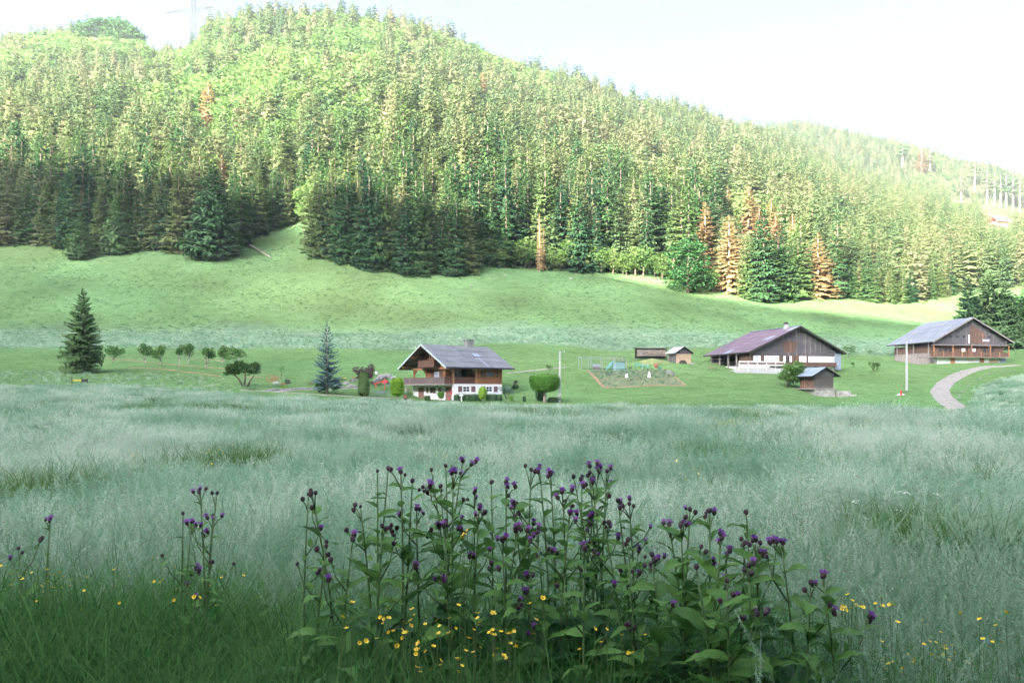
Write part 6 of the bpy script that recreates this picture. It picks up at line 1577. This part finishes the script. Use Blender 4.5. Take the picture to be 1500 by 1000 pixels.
for q, (u, v, d, hd, bl_, br_) in enumerate(TH):
    if u < 950: lab, grp = '%s thistle, %s of the main bank counted from the left' % (('flowering purple' if bl_ >= .5 else 'partly flowering' if bl_ > .15 else 'closed budded'), ordinal(rank[q])), 'thistles of the main bank'
    elif u < 1180: lab, grp = '%s thistle, %s from the left in the broad leaved clump right of the bank' % (('flowering purple' if bl_ >= .5 else 'partly flowering' if bl_ > .15 else 'closed budded'), ordinal(rank[q])), 'thistles of the broad leaved clump'
    else: lab, grp = ('shorter left hand' if u < 1196 else 'taller right hand') + ' thistle of the last pair at the right end of the clump', 'last pair of thistles'
    if q == 0: lab, grp = 'thistle with closed dark buds at the left end of the main bank', None
    thistle(u, v, d, lab, grp, 1000 + q, hd, bl_, 22 if u < 950 else 24, .185 if u < 950 else .25, random.uniform(-.06, .06), br_)
for q, (u, v, d, hd, lean, lab) in enumerate(((293, 716, 3.4, 4, -.02, 'tall double headed purple thistle standing apart on the left of the bank'), (281, 764, 3.35, 4, .03, 'purple thistle leaning against the tall one that stands apart'), (318, 722, 3.45, 2, -.03, 'thin thistle with closed bud in the group that stands apart'), (312, 755, 3.5, 4, -.05, 'thistle with many small heads in the group that stands apart'), (268, 752, 3.5, 1, .02, 'budding thistle at the left of the group that stands apart'), (74, 760, 3.7, 4, .02, 'lone purple thistle low in the pale grass at far left'), (27, 803, 3.6, 2, .0, 'small budding thistle nearest the left frame edge'), (452, 724, 3.1, 2, .01, 'budding thistle beside the left end of the main bank'))):
    thistle(u, v, d, lab, None, 1100 + q, hd, .75 if 'purple' in lab or 'heads' in lab else .05, 7, .11, lean, 1 if u < 100 else 2)

# ------------------------------------------------------------------ buttercups
M['buttercup'] = simple('buttercup', (.78, .60, .015), (.70, .50, .012), 30, .35, spec=.6)
def buttercup_mesh(seed):
    r = np.random.default_rng(seed); T = []
    for k in range(5):
        a = 2 * PI * k / 5; D = np.array([math.cos(a), math.sin(a), 0]); S = np.array([-D[1], D[0], 0]); z = np.array([0, 0, 1.])
        T.append((D * .001, D * .007 + S * .006 + z * .003, D * .0115 + z * .0065, D * .007 - S * .006 + z * .003))
    return quads_mesh('blossom', np.array(T), M['buttercup'])
BC = [buttercup_mesh(1)]
spots_ = []
def cupfield(u0, u1, v0, v1, n_, d0, d1, lab, grp):
    for k in range(n_): spots_.append((random.uniform(u0, u1), random.triangular(v0, v1, (v0 + v1) / 2), random.uniform(d0, d1), lab, grp))
cupfield(500, 610, 872, 960, 24, 2.3, 2.8, 'yellow buttercup at the foot of the main thistle bank', 'buttercups under the main thistle bank')
cupfield(590, 800, 870, 995, 62, 2.2, 2.8, 'yellow buttercup at the foot of the main thistle bank', 'buttercups under the main thistle bank')
cupfield(820, 950, 890, 985, 8, 2.2, 2.6, 'yellow buttercup at the foot of the main thistle bank', 'buttercups under the main thistle bank')
cupfield(0, 110, 825, 870, 16, 3.2, 4.0, 'yellow buttercup in the grass at the far left of the verge', 'buttercups at the far left')
cupfield(50, 420, 780, 920, 30, 2.9, 4.0, 'yellow buttercup in the grass below the thistles that stand apart', 'buttercups below the thistles standing apart')
cupfield(1230, 1310, 868, 905, 14, 2.7, 3.1, 'yellow buttercup in the pale grass to the right of the thistles', 'buttercups right of the thistles')
cupfield(1290, 1420, 935, 985, 22, 2.5, 2.9, 'yellow buttercup in the pale grass to the right of the thistles', 'buttercups right of the thistles')
cupfield(1190, 1500, 830, 990, 18, 2.5, 3.2, 'yellow buttercup in the pale grass to the right of the thistles', 'buttercups right of the thistles')
cupfield(678, 692, 775, 788, 5, 2.8, 2.9, 'yellow buttercup high among the thistle stems', 'buttercups high among the thistle stems')
for q, (u, v, d, lab, grp) in enumerate(spots_):
    x, z = (u - 750) / F * d, zv(v, d); gz = H(x, d)
    t = thing('buttercup', lab, 'flower', (x, d, gz), 0, grp); h = max(z - gz, .15)
    lx, ly = random.uniform(-.05, .05), random.uniform(-.05, .05)
    MB().tube([(lx, ly, 0), (lx * .6, ly * .4, h * .5), (0, 0, h)], [.0016, .0013, .001], 3, False).build('stem', M['thistle_stem'], t)
    o = link('blossom', BC[0], t, (0, 0, h)); s_ = random.uniform(.55, .85); o.scale = (s_,) * 3; o.rotation_euler = (random.uniform(-.7, .7) + .3, random.uniform(-.5, .5), random.uniform(0, 6))
# low broad-leaved weeds at the very front
x, y = wedge(1.9, 3.2, 420, .62); u = U_(x, y); k = (u > 380) & (u < 1220)
def weed_mesh(seed):
    r = np.random.default_rng(seed); T = []
    for k in range(16):
        a = r.uniform(0, 2 * PI); h = r.uniform(.15, .55); D = np.array([math.cos(a), math.sin(a), 0]); S = np.array([-D[1], D[0], 0]); L = r.uniform(.06, .14); p = D * .04 + np.array([0, 0, h]); dr = np.array([0, 0, -L * r.uniform(-.1, .5)])
        T.append((p, p + D * L * .45 + S * L * .28 + dr * .2, p + D * L + dr, p + D * L * .45 - S * L * .28 + dr * .2))
    for k in range(4):
        a = r.uniform(0, 2 * PI); c = np.array([.05 * math.cos(a), .05 * math.sin(a), r.uniform(.35, .55)]); T.append(((-.003, 0, 0), (.003, 0, 0), c + (.002, 0, 0), c - (.002, 0, 0)))
    return quads_mesh('weed_kind', np.array(T), M['thistle_low'])
scatter('undergrowth', x[k], y[k], [weed_mesh(1200 + q) for q in range(4)], .7, 1.15)

# ------------------------------------------------------------------ the air
m, n, l = mat('air'); out = n.new('ShaderNodeOutputMaterial'); pv = n.new('ShaderNodeVolumePrincipled')
pv.inputs['Color'].default_value = (.93, .96, 1.0, 1); pv.inputs['Density'].default_value = .00013; pv.inputs['Anisotropy'].default_value = .5
l.new(pv.outputs[0], out.inputs['Volume'])
tag(MB().box(-2230, 2230, -2230, 2230, -4.2, 580).build('haze', m), kind='stuff')

for o in list(scene.objects):           # prototypes that found no place
    if o.parent is None and o.location.z < -400 and o.type == 'EMPTY':
        for c in list(o.children): bpy.data.objects.remove(c)
        bpy.data.objects.remove(o)
